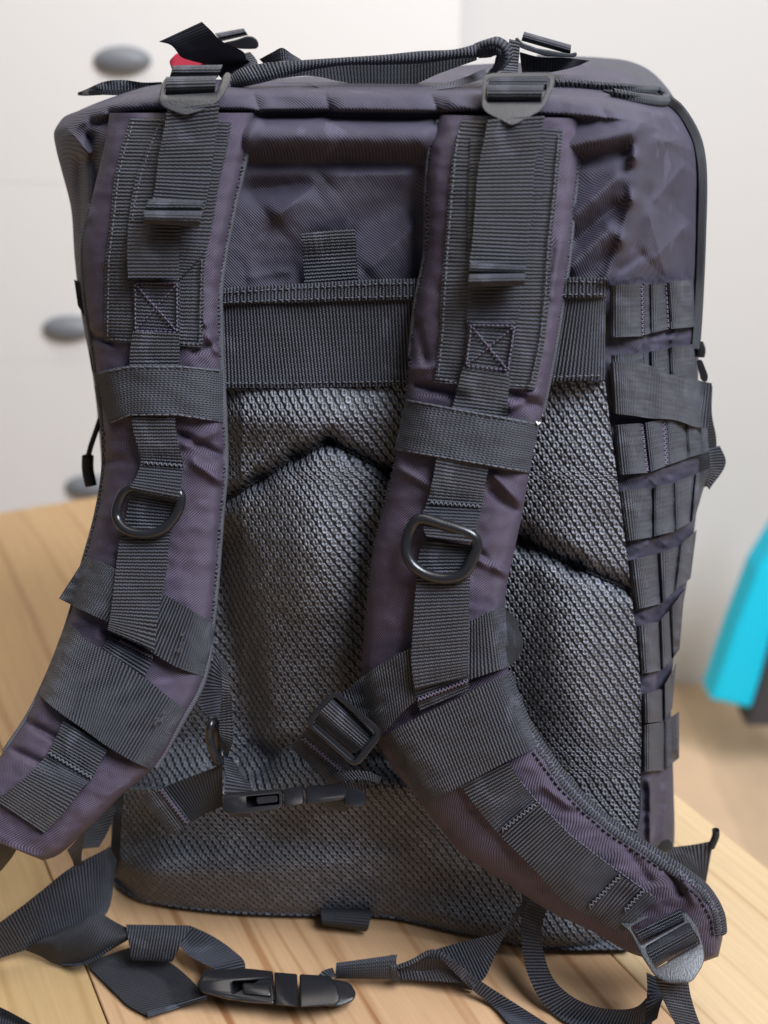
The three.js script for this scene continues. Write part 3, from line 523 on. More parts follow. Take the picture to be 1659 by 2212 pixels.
// chest strap rail on the left strap
strip(sl, 'strap_webbing', M.web, [R([186, 1201], [127, 1293], -0.002), R([247, 1227], [192, 1325], 0.003), R([300, 1256], [240, 1348], 0.003), R([360, 1287], [308, 1396], 0.002), R([420, 1322], [380, 1440], 0.002), R([467, 1352], [441, 1462], -0.004)], { on: [padL], off: 0.0035, thick: 0.0014, map: lw });
strip(sl, 'strap_webbing', M.web, [R([283, 1062], [386, 1082], 0.002), R([273, 1110], [378, 1118], 0.002), R([260, 1160], [367, 1160], 0.003), R([250, 1230], [360, 1232], 0.0055), R([238, 1330], [340, 1340], 0.0075), R([232, 1361], [334, 1407], 0.008)], { on: [padL], off: 0.0025, thick: 0.0014 });
cord(sl, 'd_ring', M.plastic, [[278, 1056], [258, 1082], [252, 1115], [270, 1143], [305, 1154], [345, 1148], [374, 1122], [389, 1090], [388, 1066], [340, 1056]], 0.0026, { closed: true, on: [padL], off: 0.0085, sides: 14, seg: 90 });
strip(sl, 'strap_webbing', M.web, [R([237, 1372], [333, 1418]), R([220, 1402], [312, 1463], 0.001)], { on: [padL], off: 0.0022, thick: 0.0014 });
stitches(sl, [[[258, 1384], [330, 1420]]], { on: [padL], off: 0.003, pitch: 4, zig: true, len: 9, mat: M.threadPurple });
const lb = new HMap();
strip(sl, 'wide_band', M.web, [R([138, 1354], [84, 1499], -0.004), R([152, 1349], [96, 1512], 0.001), R([187, 1383], [137, 1545], 0.003), R([223, 1403], [176, 1572], 0.003), R([312, 1463], [233, 1613], 0.003), R([363, 1505], [282, 1642], 0.002), R([400, 1530], [324, 1662], -0.003)], { on: [padL], off: 0.004, thick: 0.0015, map: lb });
strip(sl, 'strap_webbing', M.web, [R([137, 1555], [237, 1612], 0.001), R([122, 1590], [218, 1645], 0.004), R([103, 1627], [198, 1682], 0.0005), R([80, 1655], [180, 1700], 0.004), R([40, 1692], [140, 1752], 0.0045), R([-10, 1728], [96, 1799], 0.001)], { on: [padL], off: 0.002, thick: 0.0014 });
stitches(sl, [[[104, 1626], [198, 1681]]], { on: [padL], off: 0.004, pitch: 5, zig: true, len: 9 });
// chest strap half on the left: loop, ring on edge, tail
strip(sl, 'chest_loop', M.web, [R([466, 1404], [487, 1450], [0.045, 0.03]), R([448, 1462], [486, 1475], [0.048, 0.028]), R([430, 1520], [482, 1510], [0.05, 0.03]), R([448, 1548], [478, 1545], [0.045, 0.035])], { thick: 0.0014, off: 0 });
strip(sl, 'chest_loop', M.web, [R([476, 1415], [492, 1440], 0.052), R([480, 1490], [497, 1492], 0.052), R([474, 1550], [503, 1545], 0.05), R([475, 1590], [503, 1600], 0.05), R([480, 1612], [492, 1636], 0.045)], { thick: 0.0014 });
cord(sl, 'chest_ring', M.plastic, [[456, 1562, 0.05], [452, 1590, 0.051], [460, 1622, 0.052], [472, 1648, 0.05], [480, 1640, 0.044], [474, 1606, 0.04], [468, 1566, 0.042]], 0.0024, { closed: true, sides: 12 });
strip(sl, 'chest_webbing', M.webDark, [R([306, 1718], [365, 1802], 0.047), R([340, 1706], [404, 1782], 0.046), R([400, 1682], [440, 1760], 0.046), R([480, 1652], [481, 1742], 0.048)], { thick: 0.0014 });
strip(sl, 'webbing_end_fold', M.web, [R([303, 1716], [364, 1803], 0.051), R([320, 1712], [382, 1796], 0.053), R([356, 1699], [412, 1778], 0.0515)], { thick: 0.002 });
stitches(sl, [[[346, 1706], [402, 1778]]], { d: 0.0532, pitch: 4, zig: true, len: 13, mat: M.threadPurple });
strip(sl, 'chest_webbing', M.web, [R([483, 1630], [493, 1632], 0.044), R([485, 1655], [515, 1662], [0.05, 0.046]), R([486, 1690], [543, 1700], [0.055, 0.05]), R([484, 1716], [545, 1716], [0.058, 0.052])], { thick: 0.0014 });

// right shoulder strap
const sr = group(bag, 'shoulder_strap'), padR = new HMap();
sr.userData.label = 'right shoulder strap crossing the mesh back to the lower right';
strip(sr, 'strap_pad', M.nylonStrap, [
  R([950, 248], [1266, 256], 0.004), R([930, 320], [1254, 322], 0.010), R([922, 400], [1243, 405], 0.015), R([919, 550], [1229, 555], 0.02), R([899, 653], [1214, 660], 0.024), R([886, 770], [1194, 780], 0.028), R([874, 870], [1172, 890], 0.03), R([854, 985], [1147, 1000], 0.034),
  R([832, 1080], [1129, 1106], 0.037), R([808, 1175], [1112, 1185], 0.04), R([795, 1270], [1094, 1270], 0.044), R([786, 1370], [1090, 1320], 0.046), R([783, 1470], [1095, 1420], 0.048), R([800, 1560], [1112, 1497], 0.05), R([835, 1640], [1140, 1562], 0.052), R([885, 1705], [1170, 1610], 0.054), R([949, 1787], [1224, 1684], 0.056),
  R([1004, 1849], [1329, 1784], 0.058), R([1104, 1914], [1404, 1834], 0.06), R([1190, 1970], [1479, 1884], 0.06), R([1285, 2015], [1529, 1924], 0.058), R([1370, 2062], [1558, 1972], 0.056), R([1450, 2078], [1562, 2015], 0.054), R([1522, 2077], [1552, 2066], 0.052),
], { thick: 0.011, bulge: 0.009, flat: 4, round: 0.006, roundPx: 24, roundV: 2, map: padR, step: 6, disp: wr(0.0011, [[1070, 1030, 1120, 1080, 9, 0.004], [1060, 1060, 1110, 1100, 8, -0.003], [1040, 1210, 1095, 1240, 9, 0.004], [1030, 1190, 1060, 1220, 8, -0.003], [900, 830, 1000, 860, 9, -0.004], [1110, 850, 1170, 880, 9, -0.004], [1100, 880, 1160, 850, 8, 0.004], [880, 800, 940, 790, 9, 0.003], [900, 700, 920, 780, 9, -0.003], [1210, 520, 1190, 640, 9, 0.003], [860, 1010, 930, 1050, 10, 0.003], [1440, 1870, 1470, 1930, 8, -0.004], [1470, 1880, 1500, 1950, 8, 0.004], [1360, 1840, 1400, 1900, 8, -0.003], [1180, 1700, 1230, 1740, 9, 0.003]]) });
cordEdge(sr, [[947, 262], [930, 320], [922, 400], [919, 550], [899, 653], [886, 770]].map(([x, y]) => [x + 2, y]), [padR], -0.004, { r: 0.002 });
cordEdge(sr, [[1262, 275], [1254, 322], [1243, 405], [1229, 555], [1214, 660], [1194, 780], [1172, 890]].map(([x, y]) => [x - 2, y]), [padR], -0.005, { r: 0.0018 });
const brd = [[1094, 1446], [1112, 1497], [1140, 1562], [1170, 1610], [1224, 1684], [1275, 1738], [1329, 1784], [1404, 1834], [1479, 1884], [1529, 1924], [1556, 1972], [1561, 2010]];
cord(sr, 'edge_binding', M.binding, brd.map(([x, y]) => [x - 4, y + 2]), 0.0034, { on: [padR], off: -0.0045, sides: 10 });
cord(sr, 'edge_binding', M.binding, brd.slice(3).map(([x, y]) => [x - 12, y + 9]), 0.0022, { on: [padR], off: -0.001, sides: 10 });
stitches(sr, [brd.slice(2).map(([x, y]) => [x - 6, y + 4])], { on: [padR], off: 0.0004, pitch: 9, len: 13, zig: true, w: 2.2, rise: 0.0012 });
stitches(sr, [brd.slice(2).map(([x, y]) => [x - 19, y + 13])], { on: [padR], off: 0.0008, pitch: 14, len: 10, w: 1.8, mat: M.lining });
stitches(sr, [[[950, 262], [933, 320], [925, 400], [922, 550], [902, 653], [889, 770], [878, 856]], [[857, 990], [835, 1080], [811, 1175], [798, 1270], [789, 1370]], [[1258, 290], [1250, 330], [1239, 405], [1225, 555], [1210, 660], [1190, 780]]], { on: [padR], off: -0.0020, pitch: 9, len: 12, zig: true, w: 2.0, rise: 0.0012, name: 'edge_stitching', mat: M.threadDark });
const r1 = new HMap(), r3 = new HMap(), r4 = new HMap();
strip(sr, 'strap_panel', M.web, [R([1000, 258], [1216, 280]), R([980, 325], [1210, 340]), R([970, 420], [1202, 420]), R([962, 520], [1191, 530]), R([952, 640], [1187, 640]), R([950, 720], [1176, 740]), R([937, 826], [1154, 842])], { on: [padR], off: 0.002, thick: 0.0014, map: r1 });
stitches(sr, [[[992, 280], [984, 330], [976, 420], [968, 520], [960, 640], [956, 720], [946, 816]], [[946, 818], [990, 828]], [[1110, 833], [1148, 834]], [[1146, 832], [1166, 740], [1178, 640], [1184, 530], [1196, 420], [1203, 340], [1207, 290]]], { on: [padR], off: 0.0036, pitch: 11, len: 7 });
strip(sr, 'adjuster_webbing', M.web, [R([1054, 258], [1176, 250], 0.008), R([1044, 310], [1167, 300], 0.007), R([1034, 360], [1156, 356], 0.004), R([1026, 450], [1150, 450], 0.003), R([1018, 540], [1140, 545], 0.003), R([1012, 580], [1136, 580], 0.003)], { on: [r1], off: 0.0022, thick: 0.0014, map: r3 });
roll(sr, 'webbing_end_fold', M.web, [1017, 567], [1138, 573], [1012, 591], [1133, 593], 0.001, 0.0055, { on: [r1], off: 0.005, thick: 0.002 });
roll(sr, 'webbing_end_fold', M.web, [1014, 592], [1136, 590], [1011, 620], [1131, 617], 0.003, 0.008, { on: [r1], off: 0.006, thick: 0.002 });
stitches(sr, [[[1016, 594], [1134, 594]]], { on: [r1], off: 0.0085, pitch: 8, len: 7, mat: M.threadPurple });
strip(sr, 'adjuster_webbing', M.web, [R([1016, 300], [1176, 300], 0), R([1012, 420], [1170, 420], 0), R([1010, 560], [1128, 560], 0), R([1010, 640], [1126, 640]), R([1008, 700], [1116, 700], 0.001)], { on: [r1], off: 0.0016, thick: 0.0013 });
strip(sr, 'adjuster_webbing', M.web, [R([1013, 692], [1116, 694]), R([1008, 740], [1108, 750]), R([1002, 797], [1100, 810])], { on: [r1], off: 0.0032, thick: 0.0013 });
stitches(sr, [[[1018, 702], [1110, 704]], [[1007, 790], [1096, 800]], [[1018, 702], [1007, 790]], [[1111, 704], [1097, 800]], [[1009, 788], [1108, 708]], [[1020, 706], [1094, 796]]], { on: [r1], off: 0.0042, pitch: 10, len: 7, mat: M.threadPurple, rise: 0.001 });
strip(sr, 'adjuster_webbing', M.web, [R([1000, 792], [1101, 808], 0.003), R([988, 840], [1098, 856], 0.0035), R([976, 884], [1097, 900], 0.003)], { on: [padR], off: 0.003, thick: 0.0013 });
const rel = new HMap();
strip(sr, 'elastic_keeper', M.elastic, [R([876, 861], [851, 974], -0.003), R([925, 873], [905, 982], 0.001), R([985, 882], [965, 993], 0.003), R([1050, 893], [1030, 1004], 0.004), R([1110, 903], [1090, 1014], 0.003), R([1163, 914], [1144, 1024], -0.003)], { on: [padR], off: 0.004, thick: 0.0016, map: rel, round: 0.0016, roundPx: 6 });
stitches(sr, [[[880, 865], [985, 885], [1156, 916]], [[858, 971], [965, 989], [1140, 1019]]], { on: [rel], pitch: 16, len: 15, w: 2.0 });
strip(sr, 'strap_webbing', M.web, [R([944, 985], [1056, 1006], 0.003), R([934, 1040], [1046, 1056], 0.004), R([920, 1092], [1040, 1098], 0.0015), R([912, 1112], [1034, 1118], 0.004), R([914, 1140], [1026, 1146], 0.008), R([922, 1160], [1018, 1174], 0.009)], { on: [padR], off: 0.003, thick: 0.0014 });
stitches(sr, [[[928, 1086], [1036, 1094]]], { on: [padR], off: 0.005, pitch: 5, zig: true, len: 9 });
// chest strap on the right: webbing running down to the slider
const rc = new HMap();
strip(sr, 'chest_webbing', M.web, [R([1091, 1306], [1100, 1440], -0.004), R([1075, 1314], [1094, 1442], 0.002), R([1012, 1343], [1010, 1470], 0.003), R([950, 1370], [955, 1492], 0.003), R([889, 1398], [899, 1514], 0.003), R([829, 1431], [850, 1560], 0.004), R([778, 1466], [815, 1600], 0.0045), R([735, 1498], [790, 1640], 0.0045)], { on: [padR], off: 0.004, thick: 0.0014, map: rc, grow: 20 });
strip(sr, 'chest_webbing', M.webDark, [R([1086, 1310], [1098, 1440], -0.002), R([1112, 1335], [1112, 1430], -0.012), R([1130, 1385], [1128, 1408], -0.02)], { on: [rc], thick: 0.0014 });
strip(sr, 'strap_webbing', M.web, [R([916, 1165], [1022, 1178], 0.002), R([905, 1200], [1018, 1200], 0.003), R([899, 1260], [1015, 1260], 0.004), R([893, 1340], [1013, 1330], 0.006), R([890, 1446], [1011, 1430], 0.0085), R([896, 1490], [1009, 1462], 0.008)], { on: [padR], off: 0.0035, thick: 0.0014 });
strip(sr, 'strap_webbing', M.web, [R([893, 1478], [1010, 1448], 0.0055), R([899, 1508], [1013, 1467], 0.0045), R([907, 1536], [1013, 1490], 0.003)], { on: [padR], off: 0.003, thick: 0.0014 });
stitches(sr, [[[902, 1512], [1010, 1471]]], { on: [padR], off: 0.0082, pitch: 4, zig: true, len: 10, mat: M.threadPurple });
cord(sr, 'd_ring', M.plastic, [[905, 1122], [886, 1145], [877, 1180], [886, 1214], [915, 1238], [962, 1250], [1000, 1240], [1020, 1208], [1030, 1178], [1022, 1158], [960, 1134]], 0.0029, { closed: true, on: [padR], off: 0.0095, sides: 14, seg: 90 });
strip(sr, 'wide_band', M.web, [R([1096, 1456], [1162, 1610], -0.003), R([1082, 1462], [1148, 1620], 0.001), R([1040, 1482], [1099, 1643], 0.003), R([990, 1508], [1052, 1668], 0.003), R([930, 1536], [995, 1698], 0.003), R([870, 1566], [950, 1722], 0.003), R([838, 1584], [926, 1736], 0.001), R([822, 1592], [917, 1742], -0.004)], { on: [padR], off: 0.004, thick: 0.0015 });
const rw = new HMap();
strip(sr, 'strap_webbing', M.web, [R([994, 1697], [1097, 1646], 0.001), R([1035, 1752], [1130, 1695], 0.003), R([1079, 1804], [1159, 1734], 0.0005), R([1110, 1835], [1190, 1765], 0.0035), R([1154, 1879], [1229, 1804], 0.0045), R([1229, 1954], [1309, 1864], 0.004), R([1274, 1978], [1340, 1890], 0.0005), R([1310, 1999], [1390, 1924], 0.002), R([1345, 2012], [1422, 1942], 0.001)], { on: [padR], off: 0.0022, thick: 0.0014, map: rw });
stitches(sr, [[[1084, 1795], [1155, 1738]], [[1272, 1960], [1340, 1892]], [[1349, 1968], [1392, 1922]]], { on: [rw], off: 0.0006, pitch: 5, zig: true, len: 11, w: 1.8, rise: 0.0011 });
stitches(sr, [[[1001, 1705], [1085, 1802], [1158, 1876], [1232, 1950], [1296, 1986]], [[1104, 1662], [1160, 1732], [1232, 1804], [1310, 1864], [1410, 1936]]], { on: [padR], off: 0.0012, pitch: 10, len: 7 });
// slider with the webbing round it, and the sewn end
const sd = (x, y) => 0.062;
strip(sr, 'webbing_end_fold', M.web, [R([716, 1530], [790, 1596], 0.060), R([690, 1552], [766, 1620], 0.058), R([657, 1580], [750, 1650], 0.054), R([640, 1598], [730, 1668], 0.052), R([624, 1612], [708, 1688], 0.05)], { thick: 0.0026 });
stitches(sr, [[[655, 1596], [735, 1664]]], { d: 0.0545, pitch: 4, zig: true, len: 13, mat: M.threadPurple });
strip(sr, 'webbing_wrap', M.web, [R([726, 1500], [815, 1578], 0.060), R([712, 1516], [800, 1594], 0.068), R([694, 1534], [784, 1612], 0.070), R([680, 1552], [768, 1628], 0.066)], { thick: 0.0016 });
plate(sr, 'slider', M.plastic, [[722, 1487], [832, 1582], [768, 1663], [655, 1560]], { holes: [[[721, 1504], [812, 1583], [764, 1645], [672, 1564]]], d: (x, y) => 0.066 + (y - 1575) * 0.00007, thick: 0.006, bevel: 3.8, r: 26, hr: 10 });
plate(sr, 'slider_bar', M.plastic, [[680, 1560], [768, 1636], [760, 1648], [672, 1570]], { d: (x, y) => 0.066 + (y - 1575) * 0.00007, thick: 0.005, bevel: 4, r: 5 });
strip(sr, 'chest_webbing', M.web, [R([700, 1684], [714, 1694], 0.052), R([726, 1672], [742, 1688], 0.056), R([760, 1664], [776, 1684], 0.058), R([800, 1668], [804, 1688], 0.057), R([825, 1680], [818, 1692], 0.053)], { thick: 0.0014 });
strip(sr, 'chest_webbing', M.web, [R([704, 1690], [716, 1716], 0.05), R([740, 1688], [750, 1712], 0.052), R([790, 1695], [792, 1716], 0.05)], { thick: 0.0014 });

// fraying fibres and a white thread end
{
  const fuzz = std({ color: new THREE.Color(0.15, 0.15, 0.17), roughness: 0.9 });
  const spray = (cx, cy, dx, dy, n, on) => { const a = []; for (let k = 0; k < n; k++) { const t = rnd() - 0.5, q = (rnd() - 0.5) * 0.3, x = cx + dx * t - dy * q, y = cy + dy * t + dx * q, an = rnd() * 6.28, l = 3 + 6 * rnd(); a.push([[x, y], [x + l * Math.cos(an), y + l * Math.sin(an)]]); } return [a, on]; };
  for (const [a, parent, maps] of [[...spray(316, 462, 14, 12, 12, sl), [l3]], [...spray(350, 1548, 24, -36, 20, sl), [lb]], [...spray(392, 1390, 10, -44, 16, sl), [lw]]])
    stitches(parent, a, { on: maps, off: 0.0026, pitch: 12, len: 5, w: 0.55, rise: 0.0005, mat: fuzz, name: 'frayed_fibres' });
  stitches(sr, [[[1156, 908], [1166, 920]], [[1160, 918], [1168, 912]]], { on: [rel], off: 0.001, pitch: 14, len: 9, w: 2, rise: 0.0015, mat: std({ color: new THREE.Color(0.8, 0.8, 0.78) }), name: 'white_thread' });
}
// chest buckle
const cb = group(bag, 'chest_buckle');
{
  const tilt = (d) => (x, y) => d + (y - 1728) * 0.00026, d = 0.064;
  plate(cb, 'buckle_half', M.plastic, [[482, 1718], [500, 1712], [545, 1709], [606, 1704], [611, 1716], [611, 1742], [600, 1748], [540, 1757], [490, 1758], [480, 1750]], { holes: [[[532, 1721], [602, 1715], [603, 1737], [534, 1744]]], d: tilt(d - 0.003), thick: 0.012, bevel: 3, r: 7, hr: 3 });
  plate(cb, 'buckle_inside', M.lining, [[530, 1714], [606, 1708], [607, 1742], [532, 1748]], { d: tilt(d - 0.004), thick: 0.003, bevel: 1 });
  plate(cb, 'buckle_prong', M.plastic, [[552, 1722], [600, 1717], [601, 1733], [554, 1739]], { d: tilt(d - 0.002), thick: 0.0100, bevel: 4, r: 7 });
  plate(cb, 'buckle_half', M.plastic, [[613, 1704], [655, 1698], [656, 1737], [614, 1745]], { d: tilt(d), thick: 0.0125, bevel: 5, r: 4 });
  plate(cb, 'buckle_half', M.plastic, [[660, 1697], [735, 1695], [750, 1702], [748, 1722], [738, 1728], [661, 1740]], { d: tilt(d), thick: 0.0135, bevel: 7, r: 9 });
  plate(cb, 'buckle_loop', M.plastic, [[742, 1704], [772, 1702], [792, 1716], [790, 1738], [774, 1746], [742, 1740]], { d: tilt(d - 0.002), thick: 0.008, bevel: 5, r: 12 });
  strip(cb, 'webbing_wrap', M.web, [R([690, 1736], [752, 1720], 0.058), R([700, 1744], [756, 1736], 0.056), R([716, 1750], [752, 1752], 0.05)], { thick: 0.0014 });
  strip(cb, 'webbing_wrap', M.web, [R([492, 1756], [540, 1757], 0.056), R([500, 1764], [548, 1766], 0.05)], { thick: 0.0014 });
}

// right side: webbing loops in rows over the side panel
{
  const sg = group(bag, 'side_webbing'); sg.userData.label = 'rows of webbing loops down the right side of the bag';
  const loop = (pts, hi = 0.008) => {           // pts: [top, bottom] pairs from tack to tack
    const rows = []; for (let i = 0; i < pts.length - 1; i++) { const rnd0 = rnd(); for (let k = 0; k < 5; k++) {
      const t = k / 5, L = (a, b) => [a[0] + (b[0] - a[0]) * t, a[1] + (b[1] - a[1]) * t]; rows.push([L(pts[i][0], pts[i + 1][0]), L(pts[i][1], pts[i + 1][1]), 0.001 + hi * Math.pow(Math.sin(Math.PI * t), 0.5) * (pts[i][2] ?? 1) * (0.75 + 0.5 * rnd0)]);
    } }
    const e = pts[pts.length - 1]; rows.push([e[0], e[1], 0.0005]); if (e[0][0] > 1455) rows.push([[e[0][0] - 2, e[0][1]], [e[1][0] - 2, e[1][1]], -0.012]);
    strip(sg, 'webbing_loop', M.web, rows, { on: [body], off: 0.0045, thick: 0.0014, step: 5 });
  };
  loop([[[1317, 617], [1317, 729]], [[1388, 613], [1389, 726], 0.3], [[1402, 614], [1403, 720]], [[1437, 612], [1444, 711]], [[1497, 604], [1500, 706]]]);
  loop([[[1320, 768], [1322, 850]], [[1388, 764], [1390, 850], 0.3], [[1402, 760], [1404, 845]], [[1442, 752], [1446, 835]], [[1502, 742], [1505, 822]]]);
  loop([[[1324, 918], [1334, 1026]], [[1388, 914], [1401, 1021]], [[1434, 906], [1440, 1006], 0.7], [[1478, 900], [1484, 990]], [[1526, 905], [1530, 975]]]);
  loop([[[1333, 1062], [1350, 1170]], [[1408, 1054], [1408, 1160]], [[1452, 1044], [1456, 1148], 0.8], [[1500, 1026], [1492, 1128]], [[1532, 1012], [1502, 1116]]]);
  loop([[[1356, 1211], [1370, 1318]], [[1420, 1196], [1428, 1304]], [[1466, 1180], [1455, 1278], 0.9], [[1504, 1146], [1491, 1250]]]);
  loop([[[1374, 1353], [1382, 1457]], [[1424, 1342], [1428, 1448]], [[1446, 1318], [1452, 1424], 0.9], [[1478, 1274], [1468, 1402]]]);
  loop([[[1386, 1499], [1388, 1563]], [[1431, 1488], [1433, 1558]], [[1460, 1436], [1452, 1530]]]);
  loop([[[1386, 1567], [1386, 1667]], [[1434, 1559], [1434, 1664], 0.9], [[1466, 1538], [1466, 1638]]]);
  strip(sg, 'compression_strap', M.web, [R([1317, 786], [1324, 892], 0.002), R([1326, 782], [1332, 894], 0.010), R([1365, 784], [1368, 898], 0.014), R([1403, 789], [1407, 904], 0.011), R([1430, 803], [1432, 905], 0.014), R([1458, 811], [1456, 907], 0.009), R([1478, 815], [1477, 913], 0.012), R([1510, 822], [1500, 922], 0.014), R([1538, 828], [1529, 924], 0.012)], { on: [body], off: 0.006, thick: 0.0016, step: 5 });
  for (const [x0, y0, x1, y1] of [[1388, 616, 1390, 724], [1441, 614, 1446, 708], [1388, 916, 1400, 1018], [1434, 908, 1440, 1004]]) stitches(sg, [[[x0, y0], [x1, y1]]], { on: [body], off: 0.0066, pitch: 5, zig: true, len: 8, mat: M.threadPurple });
}
// bits of the webbing seen past the left edge
for (const [a, b, c, d] of [[[160, 604], [176, 610], [168, 660], [186, 690]], [[190, 752], [206, 790], [198, 800], [212, 830]], [[203, 834], [222, 850], [212, 880], [228, 905]]]) strip(bag, 'webbing_loop', M.webDark, [R(a, b, -0.06), R(c, d, -0.055)], { thick: 0.002 });
cord(bag, 'zip_pull_cord', M.lining, [[222, 888, -0.06], [208, 930, -0.055], [196, 965, -0.05], [190, 990, -0.05]], 0.0016);
cord(bag, 'zip_pull', M.lining, [[190, 985, -0.05], [190, 1015, -0.05], [197, 1050, -0.048]], 0.0036);

// right zip line with teeth and pulls
{
  const at = (x, y, o) => { const h = highest([body, rim], x, y); return (Number.isNaN(h) ? -0.12 : h) + o; };
  const zl = [[1442, 216], [1467, 236], [1489, 268], [1505, 302], [1514, 344], [1517, 395], [1515, 500], [1511, 610], [1506, 700], [1502, 752]].map(([x, y]) => [x, y, at(x - 5, y, 0.004)]);
  cord(bag, 'zip_tape', M.lining, zl.map(([x, y, d]) => [x - 1, y, d - 0.002]), 0.0030);
  const c = new THREE.CatmullRomCurve3(zl.map((p) => P(p[0], p[1], p[2] + 0.002))), n = 170, g = [];
  for (let i = 0; i < n; i++) { const q = c.getPointAt(i / (n - 1)).sub(BASE), t = c.getTangentAt(i / (n - 1)), e = EYE.clone().sub(BASE).sub(q).normalize(); g.push(new THREE.CapsuleGeometry(0.0009, 0.0030, 3, 6).applyQuaternion(new THREE.Quaternion().setFromUnitVectors(new THREE.Vector3(0, 1, 0), t.clone().cross(e).normalize())).translate(q.x, q.y, q.z)); }
  const zm = mesh(bag, 'zip_teeth', mergeGeometries(g), M.plasticMatt); zm.userData.kind = 'stuff';
  cord(bag, 'zip_slider', M.plastic, [[1508, 742, -0.1], [1513, 756, -0.1], [1511, 770, -0.1]], 0.003);
  plate(bag, 'zip_pull', M.plastic, [[1504, 778], [1516, 776], [1530, 812], [1527, 826], [1514, 822]], { d: -0.1, thick: 0.003, bevel: 2 });
  strip(bag, 'compression_strap', M.webDark, [R([1520, 826], [1539, 834], -0.105), R([1512, 890], [1538, 895], -0.105), R([1512, 950], [1547, 944], -0.105), R([1533, 975], [1548, 968], -0.105)], { thick: 0.002 });
  strip(bag, 'compression_strap', M.webDark, [R([1500, 930], [1536, 930], -0.118), R([1500, 990], [1538, 985], -0.118), R([1496, 1060], [1530, 1050], -0.118)], { thick: 0.002 });
  strip(bag, 'compression_strap', M.web, [R([1530, 968], [1555, 963], -0.1), R([1534, 1000], [1568, 998], -0.096), R([1524, 1046], [1532, 1058], -0.098)], { thick: 0.003 });
  // open zip on the top
  const z2 = [[1197, 183], [1250, 185], [1307, 190], [1370, 194], [1420, 198], [1438, 208], [1432, 219], [1400, 217], [1360, 211], [1322, 204]].map(([x, y]) => [x, y, at(x, y, 0.003)]);
  cord(bag, 'zip_tape', M.web, z2, 0.0030);
  plate(bag, 'zip_opening', M.lining, [[1300, 193], [1370, 197], [1422, 201], [1436, 209], [1428, 216], [1380, 213], [1330, 204]], { d: (x, y) => at(x, y, 0.0008), thick: 0.002, bevel: 1 });
  const c2 = new THREE.CatmullRomCurve3(z2.map((p) => P(p[0], p[1] - 1, p[2] + 0.003))), g2 = [];
  for (let i = 0; i < 70; i++) { const q = c2.getPointAt(i / 69).sub(BASE); g2.push(new THREE.CapsuleGeometry(0.0008, 0.0036, 3, 6).rotateZ(0.35).rotateX(0.7).translate(q.x, q.y, q.z)); }
  const zt = mesh(bag, 'zip_teeth', mergeGeometries(g2), M.plasticMatt); zt.userData.kind = 'stuff';
}

// ladder lock buckles at the top of the straps
{
  const b = group(bag, 'ladder_lock');
  plate(b, 'buckle_frame', M.plasticMatt, [[344, 205], [350, 180], [358, 168], [366, 168], [358, 186], [354, 206], [466, 200], [472, 186], [482, 164], [490, 155], [500, 160], [498, 178], [486, 200], [474, 218], [446, 236], [404, 249], [394, 248], [352, 232], [342, 218]], { d: (x, y) => 0.016 + (y - 205) * 0.00022, thick: 0.006, bevel: 4, r: 8 });
  roll(b, 'webbing_wrap', M.web, [358, 166], [468, 164], [357, 207], [464, 203], 0.012, 0.009);
  roll(b, 'webbing_wrap', M.web, [374, 141], [481, 140], [366, 168], [470, 168], -0.004, 0.008);
  const c = group(bag, 'ladder_lock');
  plate(c, 'buckle_frame', M.plasticMatt, [[1042, 175], [1048, 164], [1060, 158], [1190, 156], [1199, 164], [1197, 186], [1180, 224], [1168, 240], [1116, 268], [1104, 271], [1050, 244], [1040, 230]], { holes: [[[1052, 176], [1058, 168], [1184, 166], [1186, 180], [1168, 221], [1052, 222]]], d: (x, y) => 0.014 + (y - 222) * 0.00020, thick: 0.006, bevel: 3.5, r: 8, hr: 4 });
  roll(c, 'webbing_wrap', M.web, [1056, 164], [1186, 163], [1054, 194], [1180, 196], 0.004, 0.008);
  roll(c, 'webbing_wrap', M.web, [1054, 182], [1176, 182], [1052, 221], [1168, 221], 0.010, 0.010);
}
